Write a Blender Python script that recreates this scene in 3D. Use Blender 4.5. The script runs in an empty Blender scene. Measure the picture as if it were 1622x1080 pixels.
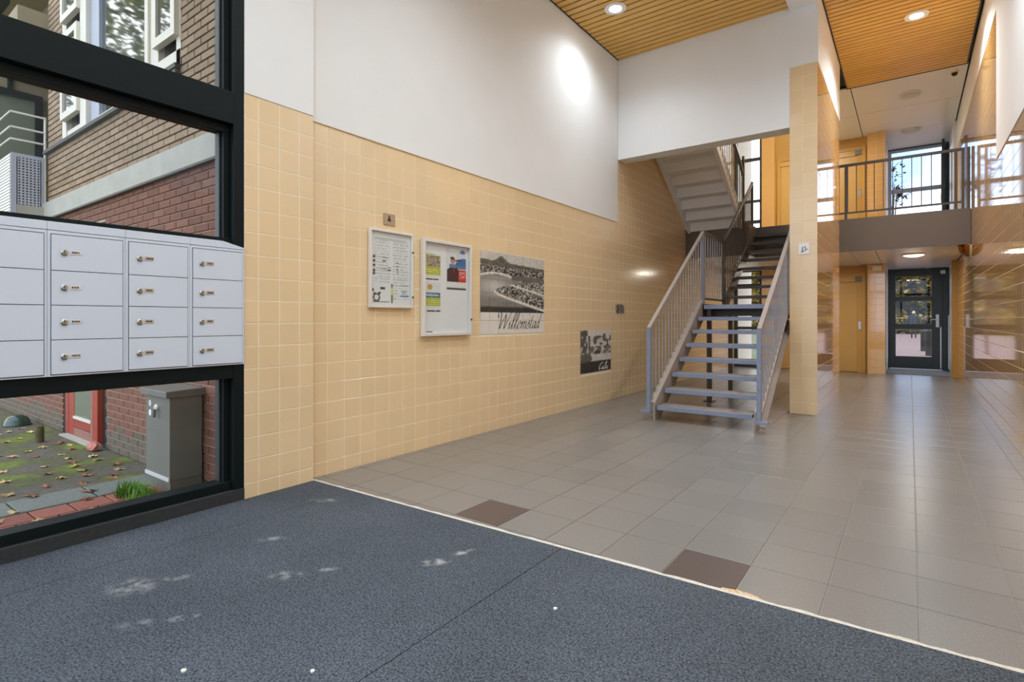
import bpy, bmesh, math, random
import numpy as np
from mathutils import Vector, Matrix

R = random.Random(7)
SC = bpy.context.scene
COL = SC.collection

# ------------------------------------------------------------------ camera, sky, exposure
F_PX, HORIZON, CAM_Z = 858.0, 506.0, 1.2
YAW = math.atan(630.0 / F_PX)
cam = bpy.data.cameras.new('camera')
cam.sensor_width = 36.0
cam.lens = F_PX / 1622.0 * 36.0
cam.shift_y = -(540.0 - HORIZON) / 1622.0
cam.clip_end = 500
cam_o = bpy.data.objects.new('camera', cam)
COL.objects.link(cam_o)
cam_o.location = (0, 0, CAM_Z)
cam_o.rotation_euler = (math.pi / 2, 0, YAW)
SC.camera = cam_o

SC.view_settings.view_transform = 'Standard'
SC.view_settings.look = 'None'
SC.view_settings.gamma = 1.0
SC.view_settings.use_curve_mapping = False
SC.view_settings.exposure = 1.25
SC.cycles.use_denoising = True
SC.cycles.max_bounces = 14
SC.cycles.diffuse_bounces = 7
SC.cycles.glossy_bounces = 5
SC.cycles.transparent_max_bounces = 24
SC.cycles.caustics_reflective = False
SC.cycles.caustics_refractive = False

world = bpy.data.worlds.new('sky')
SC.world = world
world.use_nodes = True
wn, wl = world.node_tree.nodes, world.node_tree.links
wn.clear()
w_out = wn.new('ShaderNodeOutputWorld')
w_bg = wn.new('ShaderNodeBackground')
w_tc = wn.new('ShaderNodeTexCoord')
w_no = wn.new('ShaderNodeTexNoise')
w_no.inputs['Scale'].default_value = 2.6
w_no.inputs['Detail'].default_value = 7
w_ra = wn.new('ShaderNodeValToRGB')
w_ra.color_ramp.elements[0].position = 0.36
w_ra.color_ramp.elements[0].color = (0.26, 0.46, 0.86, 1)
w_ra.color_ramp.elements[1].position = 0.56
w_ra.color_ramp.elements[1].color = (1.0, 1.0, 1.0, 1)
wl.new(w_tc.outputs['Generated'], w_no.inputs['Vector'])
wl.new(w_no.outputs['Fac'], w_ra.inputs['Fac'])
wl.new(w_ra.outputs['Color'], w_bg.inputs['Color'])
w_bg.inputs['Strength'].default_value = 1.35
wl.new(w_bg.outputs[0], w_out.inputs[0])

# ------------------------------------------------------------------ helpers
_s, _c = math.sin(YAW), math.cos(YAW)


def project(x, y, z):
    d = -_s * x + _c * y
    if d < 0.2:
        return None
    return (811 + F_PX * (_c * x + _s * y) / d, HORIZON - F_PX * (z - CAM_Z) / d, d)


def seen_score(x, y, z):
    """how large a piece at this place shows in the photograph (0 = out of frame)"""
    p = project(x, y, z)
    if p is None or not (-30 < p[0] < 1652 and -30 < p[1] < 1110):
        return 0.0
    return 1.0 / p[2]


ORG = {}


def org(o):
    return ORG.get(o.name, Vector((0, 0, 0))) if o is not None else Vector((0, 0, 0))


class MB:
    def __init__(self):
        self.v, self.f = [], []

    def add(self, vs, fs):
        n = len(self.v)
        self.v += [tuple(p) for p in vs]
        self.f += [tuple(i + n for i in q) for q in fs]
        return self

    def box(self, x0, x1, y0, y1, z0, z1):
        x0, x1 = min(x0, x1), max(x0, x1)
        y0, y1 = min(y0, y1), max(y0, y1)
        z0, z1 = min(z0, z1), max(z0, z1)
        return self.add([(x0, y0, z0), (x1, y0, z0), (x1, y1, z0), (x0, y1, z0), (x0, y0, z1), (x1, y0, z1), (x1, y1, z1), (x0, y1, z1)],
                        [(0, 3, 2, 1), (4, 5, 6, 7), (0, 1, 5, 4), (1, 2, 6, 5), (2, 3, 7, 6), (3, 0, 4, 7)])

    def prism(self, poly, axis, a0, a1):
        """polygon in the plane across axis; axis x: (y,z), y: (x,z), z: (x,y)"""
        def P(p, a):
            return {'x': (a, p[0], p[1]), 'y': (p[0], a, p[1]), 'z': (p[0], p[1], a)}[axis]
        n = len(poly)
        vs = [P(p, a0) for p in poly] + [P(p, a1) for p in poly]
        fs = [tuple(range(n - 1, -1, -1)), tuple(range(n, 2 * n))]
        fs += [(i, (i + 1) % n, n + (i + 1) % n, n + i) for i in range(n)]
        return self.add(vs, fs)

    def bar(self, p0, p1, w, h, up=(0, 0, 1)):
        """rectangular bar between two points"""
        p0, p1 = Vector(p0), Vector(p1)
        d = (p1 - p0).normalized()
        u = Vector(up)
        if abs(d.dot(u)) > 0.98:
            u = Vector((0, 1, 0))
        s = d.cross(u).normalized()
        t = s.cross(d).normalized()
        vs = []
        for p in (p0, p1):
            for a, b in ((-1, -1), (1, -1), (1, 1), (-1, 1)):
                vs.append(p + s * (a * w / 2) + t * (b * h / 2))
        return self.add(vs, [(0, 3, 2, 1), (4, 5, 6, 7), (0, 1, 5, 4), (1, 2, 6, 5), (2, 3, 7, 6), (3, 0, 4, 7)])

    def tube(self, pts, r, n=8):
        pts = [Vector(p) for p in pts]
        rings = []
        for i, p in enumerate(pts):
            a = pts[max(i - 1, 0)]
            b = pts[min(i + 1, len(pts) - 1)]
            d = (b - a).normalized()
            u = Vector((0, 0, 1)) if abs(d.z) < 0.95 else Vector((0, 1, 0))
            s = d.cross(u).normalized()
            t = s.cross(d)
            rr = r[i] if isinstance(r, (list, tuple)) else r
            rings.append([p + s * (rr * math.cos(2 * math.pi * k / n)) + t * (rr * math.sin(2 * math.pi * k / n)) for k in range(n)])
        vs = [q for ring in rings for q in ring]
        fs = []
        for i in range(len(pts) - 1):
            for k in range(n):
                fs.append((i * n + k, i * n + (k + 1) % n, (i + 1) * n + (k + 1) % n, (i + 1) * n + k))
        fs.append(tuple(range(n - 1, -1, -1)))
        m = (len(pts) - 1) * n
        fs.append(tuple(range(m, m + n)))
        return self.add(vs, fs)

    def lathe(self, c, prof, n=24, axis='z'):
        """profile of (radius, along) about an axis through c"""
        vs, fs = [], []
        for r, h in prof:
            for k in range(n):
                a = 2 * math.pi * k / n
                ca, sa = r * math.cos(a), r * math.sin(a)
                o = {'z': (ca, sa, h), 'y': (ca, h, sa), 'x': (h, ca, sa)}[axis]
                vs.append((c[0] + o[0], c[1] + o[1], c[2] + o[2]))
        for i in range(len(prof) - 1):
            for k in range(n):
                fs.append((i * n + k, i * n + (k + 1) % n, (i + 1) * n + (k + 1) % n, (i + 1) * n + k))
        fs.append(tuple(range(n - 1, -1, -1)))
        m = (len(prof) - 1) * n
        fs.append(tuple(range(m, m + n)))
        return self.add(vs, fs)

    def build(self, name, mat, parent=None, smooth=False, bevel=0.0, recalc=True, base=None):
        vs = np.array(self.v, dtype=float)
        if parent is not None:
            o0 = org(parent)
        elif base is not None:
            o0 = Vector(base)
        else:
            lo, hi = vs.min(axis=0), vs.max(axis=0)
            o0 = Vector(((lo[0] + hi[0]) / 2, (lo[1] + hi[1]) / 2, lo[2]))
        me = bpy.data.meshes.new(name)
        me.from_pydata([tuple(p) for p in (vs - np.array(o0))], [], self.f)
        if recalc:
            bm = bmesh.new()
            bm.from_mesh(me)
            bmesh.ops.remove_doubles(bm, verts=bm.verts, dist=1e-6) if smooth else None
            bmesh.ops.recalc_face_normals(bm, faces=bm.faces)
            bm.to_mesh(me)
            bm.free()
        if smooth:
            me.polygons.foreach_set('use_smooth', [True] * len(me.polygons))
        me.materials.append(mat)
        o = bpy.data.objects.new(name, me)
        COL.objects.link(o)
        if parent is not None:
            o.parent = parent
        else:
            o.location = o0
        ORG[o.name] = Vector(o0)
        if bevel:
            b = o.modifiers.new('bevel', 'BEVEL')
            b.width = bevel
            b.segments = 2
            b.limit_method = 'ANGLE'
            b.angle_limit = math.radians(40)
        return o


def inst(mesh, name, parent, loc, rot=None, scale=None):
    o = bpy.data.objects.new(name, mesh)
    COL.objects.link(o)
    o.parent = parent
    o.location = Vector(loc) - org(parent)
    if rot:
        o.rotation_euler = rot
    if scale:
        o.scale = scale
    return o


def tag(o, label, cat, group=None):
    o['label'] = label
    o['category'] = cat
    if group:
        o['group'] = group
    return o


def thing(name, label, cat, loc, group=None):
    o = bpy.data.objects.new(name, None)
    o.empty_display_size = 0.1
    COL.objects.link(o)
    o.location = loc
    ORG[o.name] = Vector(loc)
    return tag(o, label, cat, group)


def struct(o, label=None):
    o['kind'] = 'structure'
    if label:
        o['label'] = label
    return o


def struct_empty(name, loc, label=None):
    o = bpy.data.objects.new(name, None)
    o.empty_display_size = 0.1
    COL.objects.link(o)
    o.location = loc
    ORG[o.name] = Vector(loc)
    return struct(o, label)


# ------------------------------------------------------------------ materials
MATS = {}


def nodes_of(m):
    return m.node_tree.nodes, m.node_tree.links


def mat(name, col, rough=0.5, metal=0.0, spec=0.5, var=0.0, noise=None, bump=None, coat=0.0, emit=None):
    """principled material; var = lightness change from object to object,
    noise = (scale, amount[, detail]) colour mottling, bump = (scale, strength)"""
    m = bpy.data.materials.new(name)
    m.use_nodes = True
    n, l = nodes_of(m)
    b = n['Principled BSDF']
    b.inputs['Roughness'].default_value = rough
    b.inputs['Metallic'].default_value = metal
    b.inputs['Specular IOR Level'].default_value = spec
    b.inputs['Coat Weight'].default_value = coat
    b.inputs['Coat Roughness'].default_value = 0.04
    b.inputs['Base Color'].default_value = (*col, 1)
    src = None
    if var or noise:
        rgb = n.new('ShaderNodeRGB')
        rgb.outputs[0].default_value = (*col, 1)
        src = rgb.outputs[0]
    if var:
        oi = n.new('ShaderNodeObjectInfo')
        mr = n.new('ShaderNodeMapRange')
        mr.inputs['To Min'].default_value = 1 - var
        mr.inputs['To Max'].default_value = 1 + var
        l.new(oi.outputs['Random'], mr.inputs['Value'])
        hs = n.new('ShaderNodeHueSaturation')
        l.new(src, hs.inputs['Color'])
        l.new(mr.outputs[0], hs.inputs['Value'])
        src = hs.outputs[0]
    if noise or bump:
        geo = n.new('ShaderNodeNewGeometry')
    if noise:
        tx = n.new('ShaderNodeTexNoise')
        tx.inputs['Scale'].default_value = noise[0]
        tx.inputs['Detail'].default_value = noise[2] if len(noise) > 2 else 4
        l.new(geo.outputs['Position'], tx.inputs['Vector'])
        mr = n.new('ShaderNodeMapRange')
        mr.inputs['From Min'].default_value = 0.3
        mr.inputs['From Max'].default_value = 0.7
        mr.inputs['To Min'].default_value = 1 - noise[1]
        mr.inputs['To Max'].default_value = 1 + noise[1]
        l.new(tx.outputs['Fac'], mr.inputs['Value'])
        hs = n.new('ShaderNodeHueSaturation')
        l.new(src, hs.inputs['Color'])
        l.new(mr.outputs[0], hs.inputs['Value'])
        src = hs.outputs[0]
    if src is not None:
        l.new(src, b.inputs['Base Color'])
    if bump:
        tx = n.new('ShaderNodeTexNoise')
        tx.inputs['Scale'].default_value = bump[0]
        tx.inputs['Detail'].default_value = 5
        l.new(geo.outputs['Position'], tx.inputs['Vector'])
        bp = n.new('ShaderNodeBump')
        bp.inputs['Strength'].default_value = bump[1]
        bp.inputs['Distance'].default_value = 0.01
        l.new(tx.outputs['Fac'], bp.inputs['Height'])
        l.new(bp.outputs[0], b.inputs['Normal'])
    if emit:
        b.inputs['Emission Color'].default_value = (*emit[0], 1)
        b.inputs['Emission Strength'].default_value = emit[1]
    MATS[name] = m
    return m


def srgb(r, g, b):
    def f(v):
        v /= 255.0
        return v / 12.92 if v <= 0.04045 else ((v + 0.055) / 1.055) ** 2.4
    return (f(r), f(g), f(b))


M_plaster = mat('white_plaster', (0.82, 0.845, 0.87), 0.75, noise=(3, 0.012), bump=(180, 0.04))
M_tile = mat('cream_wall_tile', srgb(231, 206, 166), 0.16, spec=0.5, var=0.025, noise=(1.3, 0.03))
M_tile_r = mat('honey_reflection_tile', srgb(222, 178, 112), 0.05, spec=0.8, var=0.03, noise=(1.3, 0.03), coat=0.5)  # right wall and column side: wood ceiling's warm reflection put into the tile colour
M_grout = mat('pale_grout', srgb(247, 237, 218), 0.8)
M_floor = mat('grey_floor_tile', srgb(126, 123, 120), 0.28, spec=0.5, var=0.05, noise=(150, 0.2, 2), bump=(70, 0.05))
M_floor_b = mat('brown_floor_tile', srgb(88, 76, 72), 0.35, noise=(90, 0.04))
M_fgrout = mat('floor_grout', srgb(150, 145, 139), 0.85)
M_black = mat('black_frame_paint', (0.004, 0.0085, 0.0095), 0.5, spec=0.18)
M_sill = mat('charcoal_sill', (0.03, 0.034, 0.037), 0.5, noise=(40, 0.2))
M_mail = mat('white_blue_enamel', (0.64, 0.71, 0.83), 0.42, spec=0.4)
M_lock = mat('lock_metal', (0.10, 0.10, 0.11), 0.3, metal=0.8)
M_plate = mat('name_plate_brass', (0.52, 0.46, 0.36), 0.4)
M_ink = mat('black_ink', (0.02, 0.02, 0.022), 0.6)
M_wood = mat('honey_slat', srgb(226, 180, 98), 0.30, spec=0.45, var=0.05, noise=(7, 0.03))
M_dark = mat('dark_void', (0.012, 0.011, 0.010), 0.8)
M_steel = mat('grey_blue_stair_paint', srgb(126, 130, 142), 0.36, spec=0.5, noise=(14, 0.04))
M_nose = mat('blue_grey_tread_edge', srgb(132, 144, 170), 0.4, noise=(25, 0.06))
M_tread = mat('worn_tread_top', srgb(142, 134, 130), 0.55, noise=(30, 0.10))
M_dsteel = mat('dark_and_backlit_steel', srgb(78, 72, 68), 0.4)
M_rail = mat('warm_grey_handrail', srgb(160, 150, 144), 0.4)
M_bal = mat('pale_grey_bar_paint', srgb(158, 160, 168), 0.4)
M_fascia = mat('taupe_fascia', srgb(104, 95, 86), 0.42, noise=(2, 0.03))
M_white = mat('white_panel', (0.88, 0.88, 0.89), 0.45)
M_cpanel = mat('white_ceiling_panel', (0.78, 0.78, 0.79), 0.30)
M_yellow = mat('ochre_door_paint', srgb(200, 162, 96), 0.35, spec=0.4, noise=(3, 0.03))
M_yellow2 = mat('ochre_frame_paint', srgb(194, 152, 80), 0.35, spec=0.4)
M_ddoor = mat('anthracite_door_paint', srgb(48, 58, 60), 0.4)
M_chrome = mat('brushed_metal', (0.62, 0.62, 0.63), 0.28, metal=1.0)
M_alu = mat('silver_aluminium', (0.80, 0.80, 0.80), 0.35, metal=0.25)
M_board = mat('white_board', (0.84, 0.85, 0.90), 0.35)
M_paper = mat('white_paper', (0.85, 0.86, 0.88), 0.6)
M_mat = mat('threshold_mat', srgb(128, 134, 146), 0.9, noise=(120, 0.15))
M_brick = mat('red_brown_brick', srgb(124, 82, 68), 0.85, var=0.2, noise=(35, 0.16), bump=(60, 0.5))
M_brick2 = mat('buff_brick', srgb(152, 130, 106), 0.85, var=0.16, noise=(35, 0.12), bump=(60, 0.5))
M_mort = mat('pale_mortar', srgb(186, 166, 146), 0.9, noise=(20, 0.1))
M_mort2 = mat('grey_mortar', srgb(92, 80, 66), 0.9, noise=(20, 0.1))
M_conc = mat('grey_concrete', srgb(176, 174, 164), 0.8, noise=(5, 0.08), bump=(40, 0.2))
M_cream = mat('cream_window_paint', srgb(226, 220, 206), 0.45)
M_beige = mat('beige_render', srgb(150, 138, 112), 0.8, noise=(4, 0.06))
M_ledge = mat('dark_stone_ledge', srgb(70, 68, 62), 0.6, noise=(20, 0.15))
M_redd = mat('red_door_paint', srgb(160, 62, 44), 0.5, noise=(12, 0.08))
M_redd2 = mat('faded_red_paint', srgb(150, 104, 92), 0.6, noise=(12, 0.1))
M_cab = mat('grey_green_cabinet', srgb(116, 116, 108), 0.5, noise=(6, 0.05))
M_stone = mat('grey_kerb_stone', srgb(112, 116, 110), 0.85, var=0.1, noise=(30, 0.12), bump=(50, 0.4))
M_klink = mat('red_paver', srgb(152, 92, 76), 0.85, var=0.14, noise=(30, 0.12), bump=(50, 0.4))
M_leaf = [mat('tan_leaf', srgb(206, 176, 118), 0.7, var=0.1), mat('brown_leaf', srgb(150, 98, 60), 0.7, var=0.1),
          mat('yellow_leaf', srgb(214, 196, 96), 0.7, var=0.1)]
M_grass = mat('green_grass', srgb(104, 150, 44), 0.7, noise=(30, 0.25))
M_moss_post = mat('mossy_timber', srgb(92, 84, 52), 0.85, noise=(25, 0.3))
M_green = mat('dark_green_plastic', srgb(34, 68, 62), 0.25, spec=0.6)
M_pink = mat('pink_stone', srgb(196, 128, 116), 0.8, noise=(20, 0.2))
M_perf = mat('grey_perforated_sheet', srgb(176, 182, 196), 0.4)
M_wsteel = mat('off_white_railing', srgb(214, 212, 202), 0.45)
M_coat = mat('black_cloth', (0.010, 0.011, 0.014), 0.85)
M_trous = mat('dark_trousers', (0.018, 0.017, 0.018), 0.85)
M_skin = mat('skin', srgb(206, 160, 132), 0.6)
M_hair = mat('grey_blond_hair', srgb(176, 156, 128), 0.7)
M_bollard = mat('black_brown_timber', (0.022, 0.017, 0.014), 0.8, noise=(20, 0.3))
M_lampglass = mat('warm_lamp_glass', (0.9, 0.88, 0.82), 0.3, emit=((1.0, 0.86, 0.62), 1.3))
M_lampoff = mat('frosted_lamp_glass', (0.62, 0.62, 0.62), 0.35)
M_lampon = mat('lit_lamp_glass', (0.95, 0.95, 0.92), 0.3, emit=((1.0, 0.97, 0.90), 18.0))
M_amber = mat('amber_dome', srgb(150, 96, 46), 0.08, metal=0.85)
M_ivory = mat('ivory_plastic', srgb(226, 206, 176), 0.4)
M_smoke = mat('smoked_dome', (0.02, 0.018, 0.016), 0.08)
M_trunk = mat('tree_bark', srgb(88, 74, 58), 0.9, noise=(12, 0.2))
M_debris = mat('white_debris', (0.75, 0.74, 0.70), 0.8)
M_rust = mat('bare_screed', srgb(206, 176, 140), 0.9, noise=(60, 0.3))
M_strip = mat('pale_edge_mortar', srgb(206, 200, 190), 0.8, noise=(60, 0.14))


def mat_glass(name, tint=(1, 1, 1), refl=1.0):
    m = bpy.data.materials.new(name)
    m.use_nodes = True
    n, l = nodes_of(m)
    n.clear()
    out = n.new('ShaderNodeOutputMaterial')
    tr = n.new('ShaderNodeBsdfTransparent')
    tr.inputs[0].default_value = (*tint, 1)
    gl = n.new('ShaderNodeBsdfGlossy')
    gl.inputs['Roughness'].default_value = 0.0
    fr = n.new('ShaderNodeLayerWeight')
    fr.inputs['Blend'].default_value = 0.5
    pw = n.new('ShaderNodeMath')
    pw.operation = 'POWER'
    pw.inputs[1].default_value = 5.0
    mu = n.new('ShaderNodeMath')
    mu.operation = 'MULTIPLY_ADD'
    mu.inputs[1].default_value = 0.96 * refl
    mu.inputs[2].default_value = 0.04 * refl
    l.new(fr.outputs['Facing'], pw.inputs[0])
    mx = n.new('ShaderNodeMixShader')
    l.new(pw.outputs[0], mu.inputs[0])
    l.new(mu.outputs[0], mx.inputs[0])
    l.new(tr.outputs[0], mx.inputs[1])
    l.new(gl.outputs[0], mx.inputs[2])
    l.new(mx.outputs[0], out.inputs[0])
    return m


M_glass = mat_glass('clear_glass', (0.97, 0.985, 0.98), 0.45)
M_mirrorglass = mat('dark_window_glass', (0.05, 0.06, 0.07), 0.03, spec=1.0, coat=1.0)
M_mirrorglass.node_tree.nodes['Principled BSDF'].inputs['IOR'].default_value = 2.4
M_doorglass = mat('frosted_green_glass', srgb(120, 128, 112), 0.25, spec=0.6)


def mat_vcol(name, rough=0.5):
    """flat print: colours stored on the printed sheet"""
    m = bpy.data.materials.new(name)
    m.use_nodes = True
    n, l = nodes_of(m)
    b = n['Principled BSDF']
    b.inputs['Roughness'].default_value = rough
    a = n.new('ShaderNodeAttribute')
    a.attribute_name = 'print'
    l.new(a.outputs['Color'], b.inputs['Base Color'])
    return m


M_print = mat_vcol('printed_sheet', 0.4)
M_ptile = mat_vcol('printed_tile', 0.16)


def mat_leaves(name, stops, seed):
    m = bpy.data.materials.new(name)
    m.use_nodes = True
    n, l = nodes_of(m)
    b = n['Principled BSDF']
    b.inputs['Roughness'].default_value = 0.6
    geo = n.new('ShaderNodeNewGeometry')
    tx = n.new('ShaderNodeTexNoise')
    tx.inputs['Scale'].default_value = 0.9 + 0.1 * seed
    tx.inputs['Detail'].default_value = 8
    rp = n.new('ShaderNodeValToRGB')
    e = rp.color_ramp.elements
    e[0].position, e[0].color = stops[0][0], (*stops[0][1], 1)
    e[1].position, e[1].color = stops[-1][0], (*stops[-1][1], 1)
    for p, c in stops[1:-1]:
        q = e.new(p)
        q.color = (*c, 1)
    l.new(geo.outputs['Position'], tx.inputs['Vector'])
    l.new(tx.outputs['Fac'], rp.inputs['Fac'])
    l.new(rp.outputs[0], b.inputs['Base Color'])
    return m


M_hedge = mat_leaves('autumn_foliage', [(0.32, srgb(58, 52, 28)), (0.45, srgb(96, 92, 44)), (0.54, srgb(150, 128, 52)), (0.62, srgb(196, 160, 60)), (0.72, srgb(110, 72, 40))], 3)
M_foliage = mat_leaves('green_foliage', [(0.35, srgb(62, 70, 34)), (0.5, srgb(112, 124, 58)), (0.68, srgb(170, 168, 84))], 1)


def mat_ground():
    m = bpy.data.materials.new('mossy_ground')
    m.use_nodes = True
    n, l = nodes_of(m)
    b = n['Principled BSDF']
    b.inputs['Roughness'].default_value = 0.9
    geo = n.new('ShaderNodeNewGeometry')
    t1 = n.new('ShaderNodeTexNoise')
    t1.inputs['Scale'].default_value = 2.2
    t1.inputs['Detail'].default_value = 8
    t2 = n.new('ShaderNodeTexNoise')
    t2.inputs['Scale'].default_value = 26
    t2.inputs['Detail'].default_value = 6
    for t in (t1, t2):
        l.new(geo.outputs['Position'], t.inputs['Vector'])
    r1 = n.new('ShaderNodeValToRGB')
    e = r1.color_ramp.elements
    e[0].position, e[0].color = 0.40, (*srgb(98, 92, 82), 1)
    e[1].position, e[1].color = 0.62, (*srgb(104, 118, 40), 1)
    q = e.new(0.52)
    q.color = (*srgb(86, 86, 56), 1)
    l.new(t1.outputs['Fac'], r1.inputs['Fac'])
    hs = n.new('ShaderNodeHueSaturation')
    mr = n.new('ShaderNodeMapRange')
    mr.inputs['To Min'].default_value = 0.55
    mr.inputs['To Max'].default_value = 1.45
    l.new(t2.outputs['Fac'], mr.inputs['Value'])
    l.new(mr.outputs[0], hs.inputs['Value'])
    l.new(r1.outputs[0], hs.inputs['Color'])
    l.new(hs.outputs[0], b.inputs['Base Color'])
    bp = n.new('ShaderNodeBump')
    bp.inputs['Strength'].default_value = 0.5
    bp.inputs['Distance'].default_value = 0.02
    l.new(t2.outputs['Fac'], bp.inputs['Height'])
    l.new(bp.outputs[0], b.inputs['Normal'])
    return m


M_ground = mat_ground()


def mat_paving():
    m = bpy.data.materials.new('pink_brick_paving')
    m.use_nodes = True
    n, l = nodes_of(m)
    b = n['Principled BSDF']
    b.inputs['Roughness'].default_value = 0.9
    geo = n.new('ShaderNodeNewGeometry')
    br = n.new('ShaderNodeTexBrick')
    br.inputs['Scale'].default_value = 1.0
    br.inputs['Color1'].default_value = (*srgb(128, 100, 95), 1)
    br.inputs['Color2'].default_value = (*srgb(114, 86, 82), 1)
    br.inputs['Mortar'].default_value = (*srgb(102, 90, 86), 1)
    br.inputs['Brick Width'].default_value = 0.22
    br.inputs['Row Height'].default_value = 0.11
    br.inputs['Mortar Size'].default_value = 0.008
    l.new(geo.outputs['Position'], br.inputs['Vector'])
    l.new(br.outputs[0], b.inputs['Base Color'])
    return m


M_paving = mat_paving()


def mat_carpet():
    """blue-grey needle felt with pale trodden-in smudges"""
    m = bpy.data.materials.new('blue_grey_needle_felt')
    m.use_nodes = True
    n, l = nodes_of(m)
    b = n['Principled BSDF']
    b.inputs['Roughness'].default_value = 0.95
    b.inputs['Specular IOR Level'].default_value = 0.15
    geo = n.new('ShaderNodeNewGeometry')
    t2 = n.new('ShaderNodeTexNoise')
    t2.inputs['Scale'].default_value = 130
    t2.inputs['Detail'].default_value = 3
    t1 = n.new('ShaderNodeTexNoise')
    t1.inputs['Scale'].default_value = 1.6
    t1.inputs['Detail'].default_value = 3
    t3 = n.new('ShaderNodeTexNoise')
    t3.inputs['Scale'].default_value = 22
    t3.inputs['Detail'].default_value = 5
    for t in (t1, t2, t3):
        l.new(geo.outputs['Position'], t.inputs['Vector'])
    rp = n.new('ShaderNodeValToRGB')
    e = rp.color_ramp.elements
    e[0].position, e[0].color = 0.33, (*srgb(46, 50, 56), 1)
    e[1].position, e[1].color = 0.68, (*srgb(100, 107, 116), 1)
    l.new(t2.outputs['Fac'], rp.inputs['Fac'])
    hs = n.new('ShaderNodeHueSaturation')
    mr = n.new('ShaderNodeMapRange')
    mr.inputs['From Min'].default_value = 0.3
    mr.inputs['From Max'].default_value = 0.7
    mr.inputs['To Min'].default_value = 0.85
    mr.inputs['To Max'].default_value = 1.12
    l.new(t1.outputs['Fac'], mr.inputs['Value'])
    l.new(mr.outputs[0], hs.inputs['Value'])
    l.new(rp.outputs[0], hs.inputs['Color'])
    total = None
    # pale smudges: (x, y, length, width, angle)
    for (x, y, a, w, ang, k) in CARPET_SMUDGES:
        sb = n.new('ShaderNodeVectorMath')
        sb.operation = 'SUBTRACT'
        sb.inputs[1].default_value = (x, y, 0)
        l.new(geo.outputs['Position'], sb.inputs[0])
        mp = n.new('ShaderNodeMapping')
        mp.inputs['Rotation'].default_value = (0, 0, -ang)
        l.new(sb.outputs[0], mp.inputs['Vector'])
        m2 = n.new('ShaderNodeVectorMath')
        m2.operation = 'MULTIPLY'
        m2.inputs[1].default_value = (1 / a, 1 / w, 0)
        l.new(mp.outputs[0], m2.inputs[0])
        ln = n.new('ShaderNodeVectorMath')
        ln.operation = 'LENGTH'
        l.new(m2.outputs[0], ln.inputs[0])
        ms = n.new('ShaderNodeMapRange')
        ms.interpolation_type = 'SMOOTHSTEP'
        ms.inputs['From Min'].default_value = 1.0
        ms.inputs['From Max'].default_value = 0.15
        ms.inputs['To Min'].default_value = 0.0
        ms.inputs['To Max'].default_value = k
        l.new(ln.outputs['Value'], ms.inputs['Value'])
        if total is None:
            total = ms.outputs[0]
        else:
            ad = n.new('ShaderNodeMath')
            ad.operation = 'MAXIMUM'
            l.new(total, ad.inputs[0])
            l.new(ms.outputs[0], ad.inputs[1])
            total = ad.outputs[0]
    mr3 = n.new('ShaderNodeMapRange')
    mr3.inputs['From Min'].default_value = 0.38
    mr3.inputs['From Max'].default_value = 0.66
    l.new(t3.outputs['Fac'], mr3.inputs['Value'])
    mm = n.new('ShaderNodeMath')
    mm.operation = 'MULTIPLY'
    l.new(total, mm.inputs[0])
    l.new(mr3.outputs[0], mm.inputs[1])
    mx = n.new('ShaderNodeMix')
    mx.data_type = 'RGBA'
    l.new(mm.outputs[0], mx.inputs['Factor'])
    l.new(hs.outputs[0], mx.inputs['A'])
    mx.inputs['B'].default_value = (*srgb(186, 186, 184), 1)
    l.new(mx.outputs['Result'], b.inputs['Base Color'])
    bp = n.new('ShaderNodeBump')
    bp.inputs['Strength'].default_value = 0.35
    bp.inputs['Distance'].default_value = 0.004
    l.new(t2.outputs['Fac'], bp.inputs['Height'])
    l.new(bp.outputs[0], b.inputs['Normal'])
    return m


CARPET_SMUDGES = [(-1.877, 1.922, 0.10, 0.05, 0.9, 0.85), (-1.841, 2.091, 0.08, 0.035, 1.2, 0.75), (-2.347, 1.407, 0.12, 0.06, 0.6, 0.5),
                  (-2.797, 1.596, 0.11, 0.045, 0.8, 0.4), (-2.728, 1.097, 0.08, 0.04, 0.9, 0.5), (-2.795, 0.946, 0.15, 0.11, 0.6, 0.5),
                  (-2.343, 0.963, 0.08, 0.03, 1.0, 0.75), (-2.436, 0.84, 0.10, 0.05, 0.8, 0.4), (-3.117, 2.147, 0.14, 0.05, 0.6, 0.4),
                  (-2.238, 1.558, 0.08, 0.035, 0.9, 0.4)]
M_carpet = mat_carpet()

# ------------------------------------------------------------------ pieces laid on a surface
_TM = {}


def tile_mesh(name, w, h, t, material, axis, sign, ch=0.0018):
    """chamfered plate, its back at 0 and its face at t along sign*axis, centred across"""
    key = (name, round(w, 4), round(h, 4), round(t, 4), material.name, axis, sign)
    if key in _TM:
        return _TM[key]
    a, b = w / 2, h / 2
    c = min(ch, w / 4, h / 4)
    pts = [(-a, -b, 0), (a, -b, 0), (a, b, 0), (-a, b, 0), (-a, -b, t - c), (a, -b, t - c), (a, b, t - c), (-a, b, t - c),
           (-a + c, -b + c, t), (a - c, -b + c, t), (a - c, b - c, t), (-a + c, b - c, t)]
    fs = [(8, 9, 10, 11)]
    for k in range(4):
        j = (k + 1) % 4
        fs += [(k, j, j + 4, k + 4), (k + 4, j + 4, j + 8, k + 8)]

    def P(p):
        u, v, d = p
        d *= sign
        return {'x': (d, u, v), 'y': (u, d, v), 'z': (u, v, d)}[axis]
    flip = (axis == 'x' and sign < 0) or (axis == 'y' and sign > 0) or (axis == 'z' and sign < 0)
    me = bpy.data.meshes.new(name)
    me.from_pydata([P(p) for p in pts], [], [tuple(reversed(q)) if flip else q for q in fs])
    me.materials.append(material)
    _TM[key] = me
    return me


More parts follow.
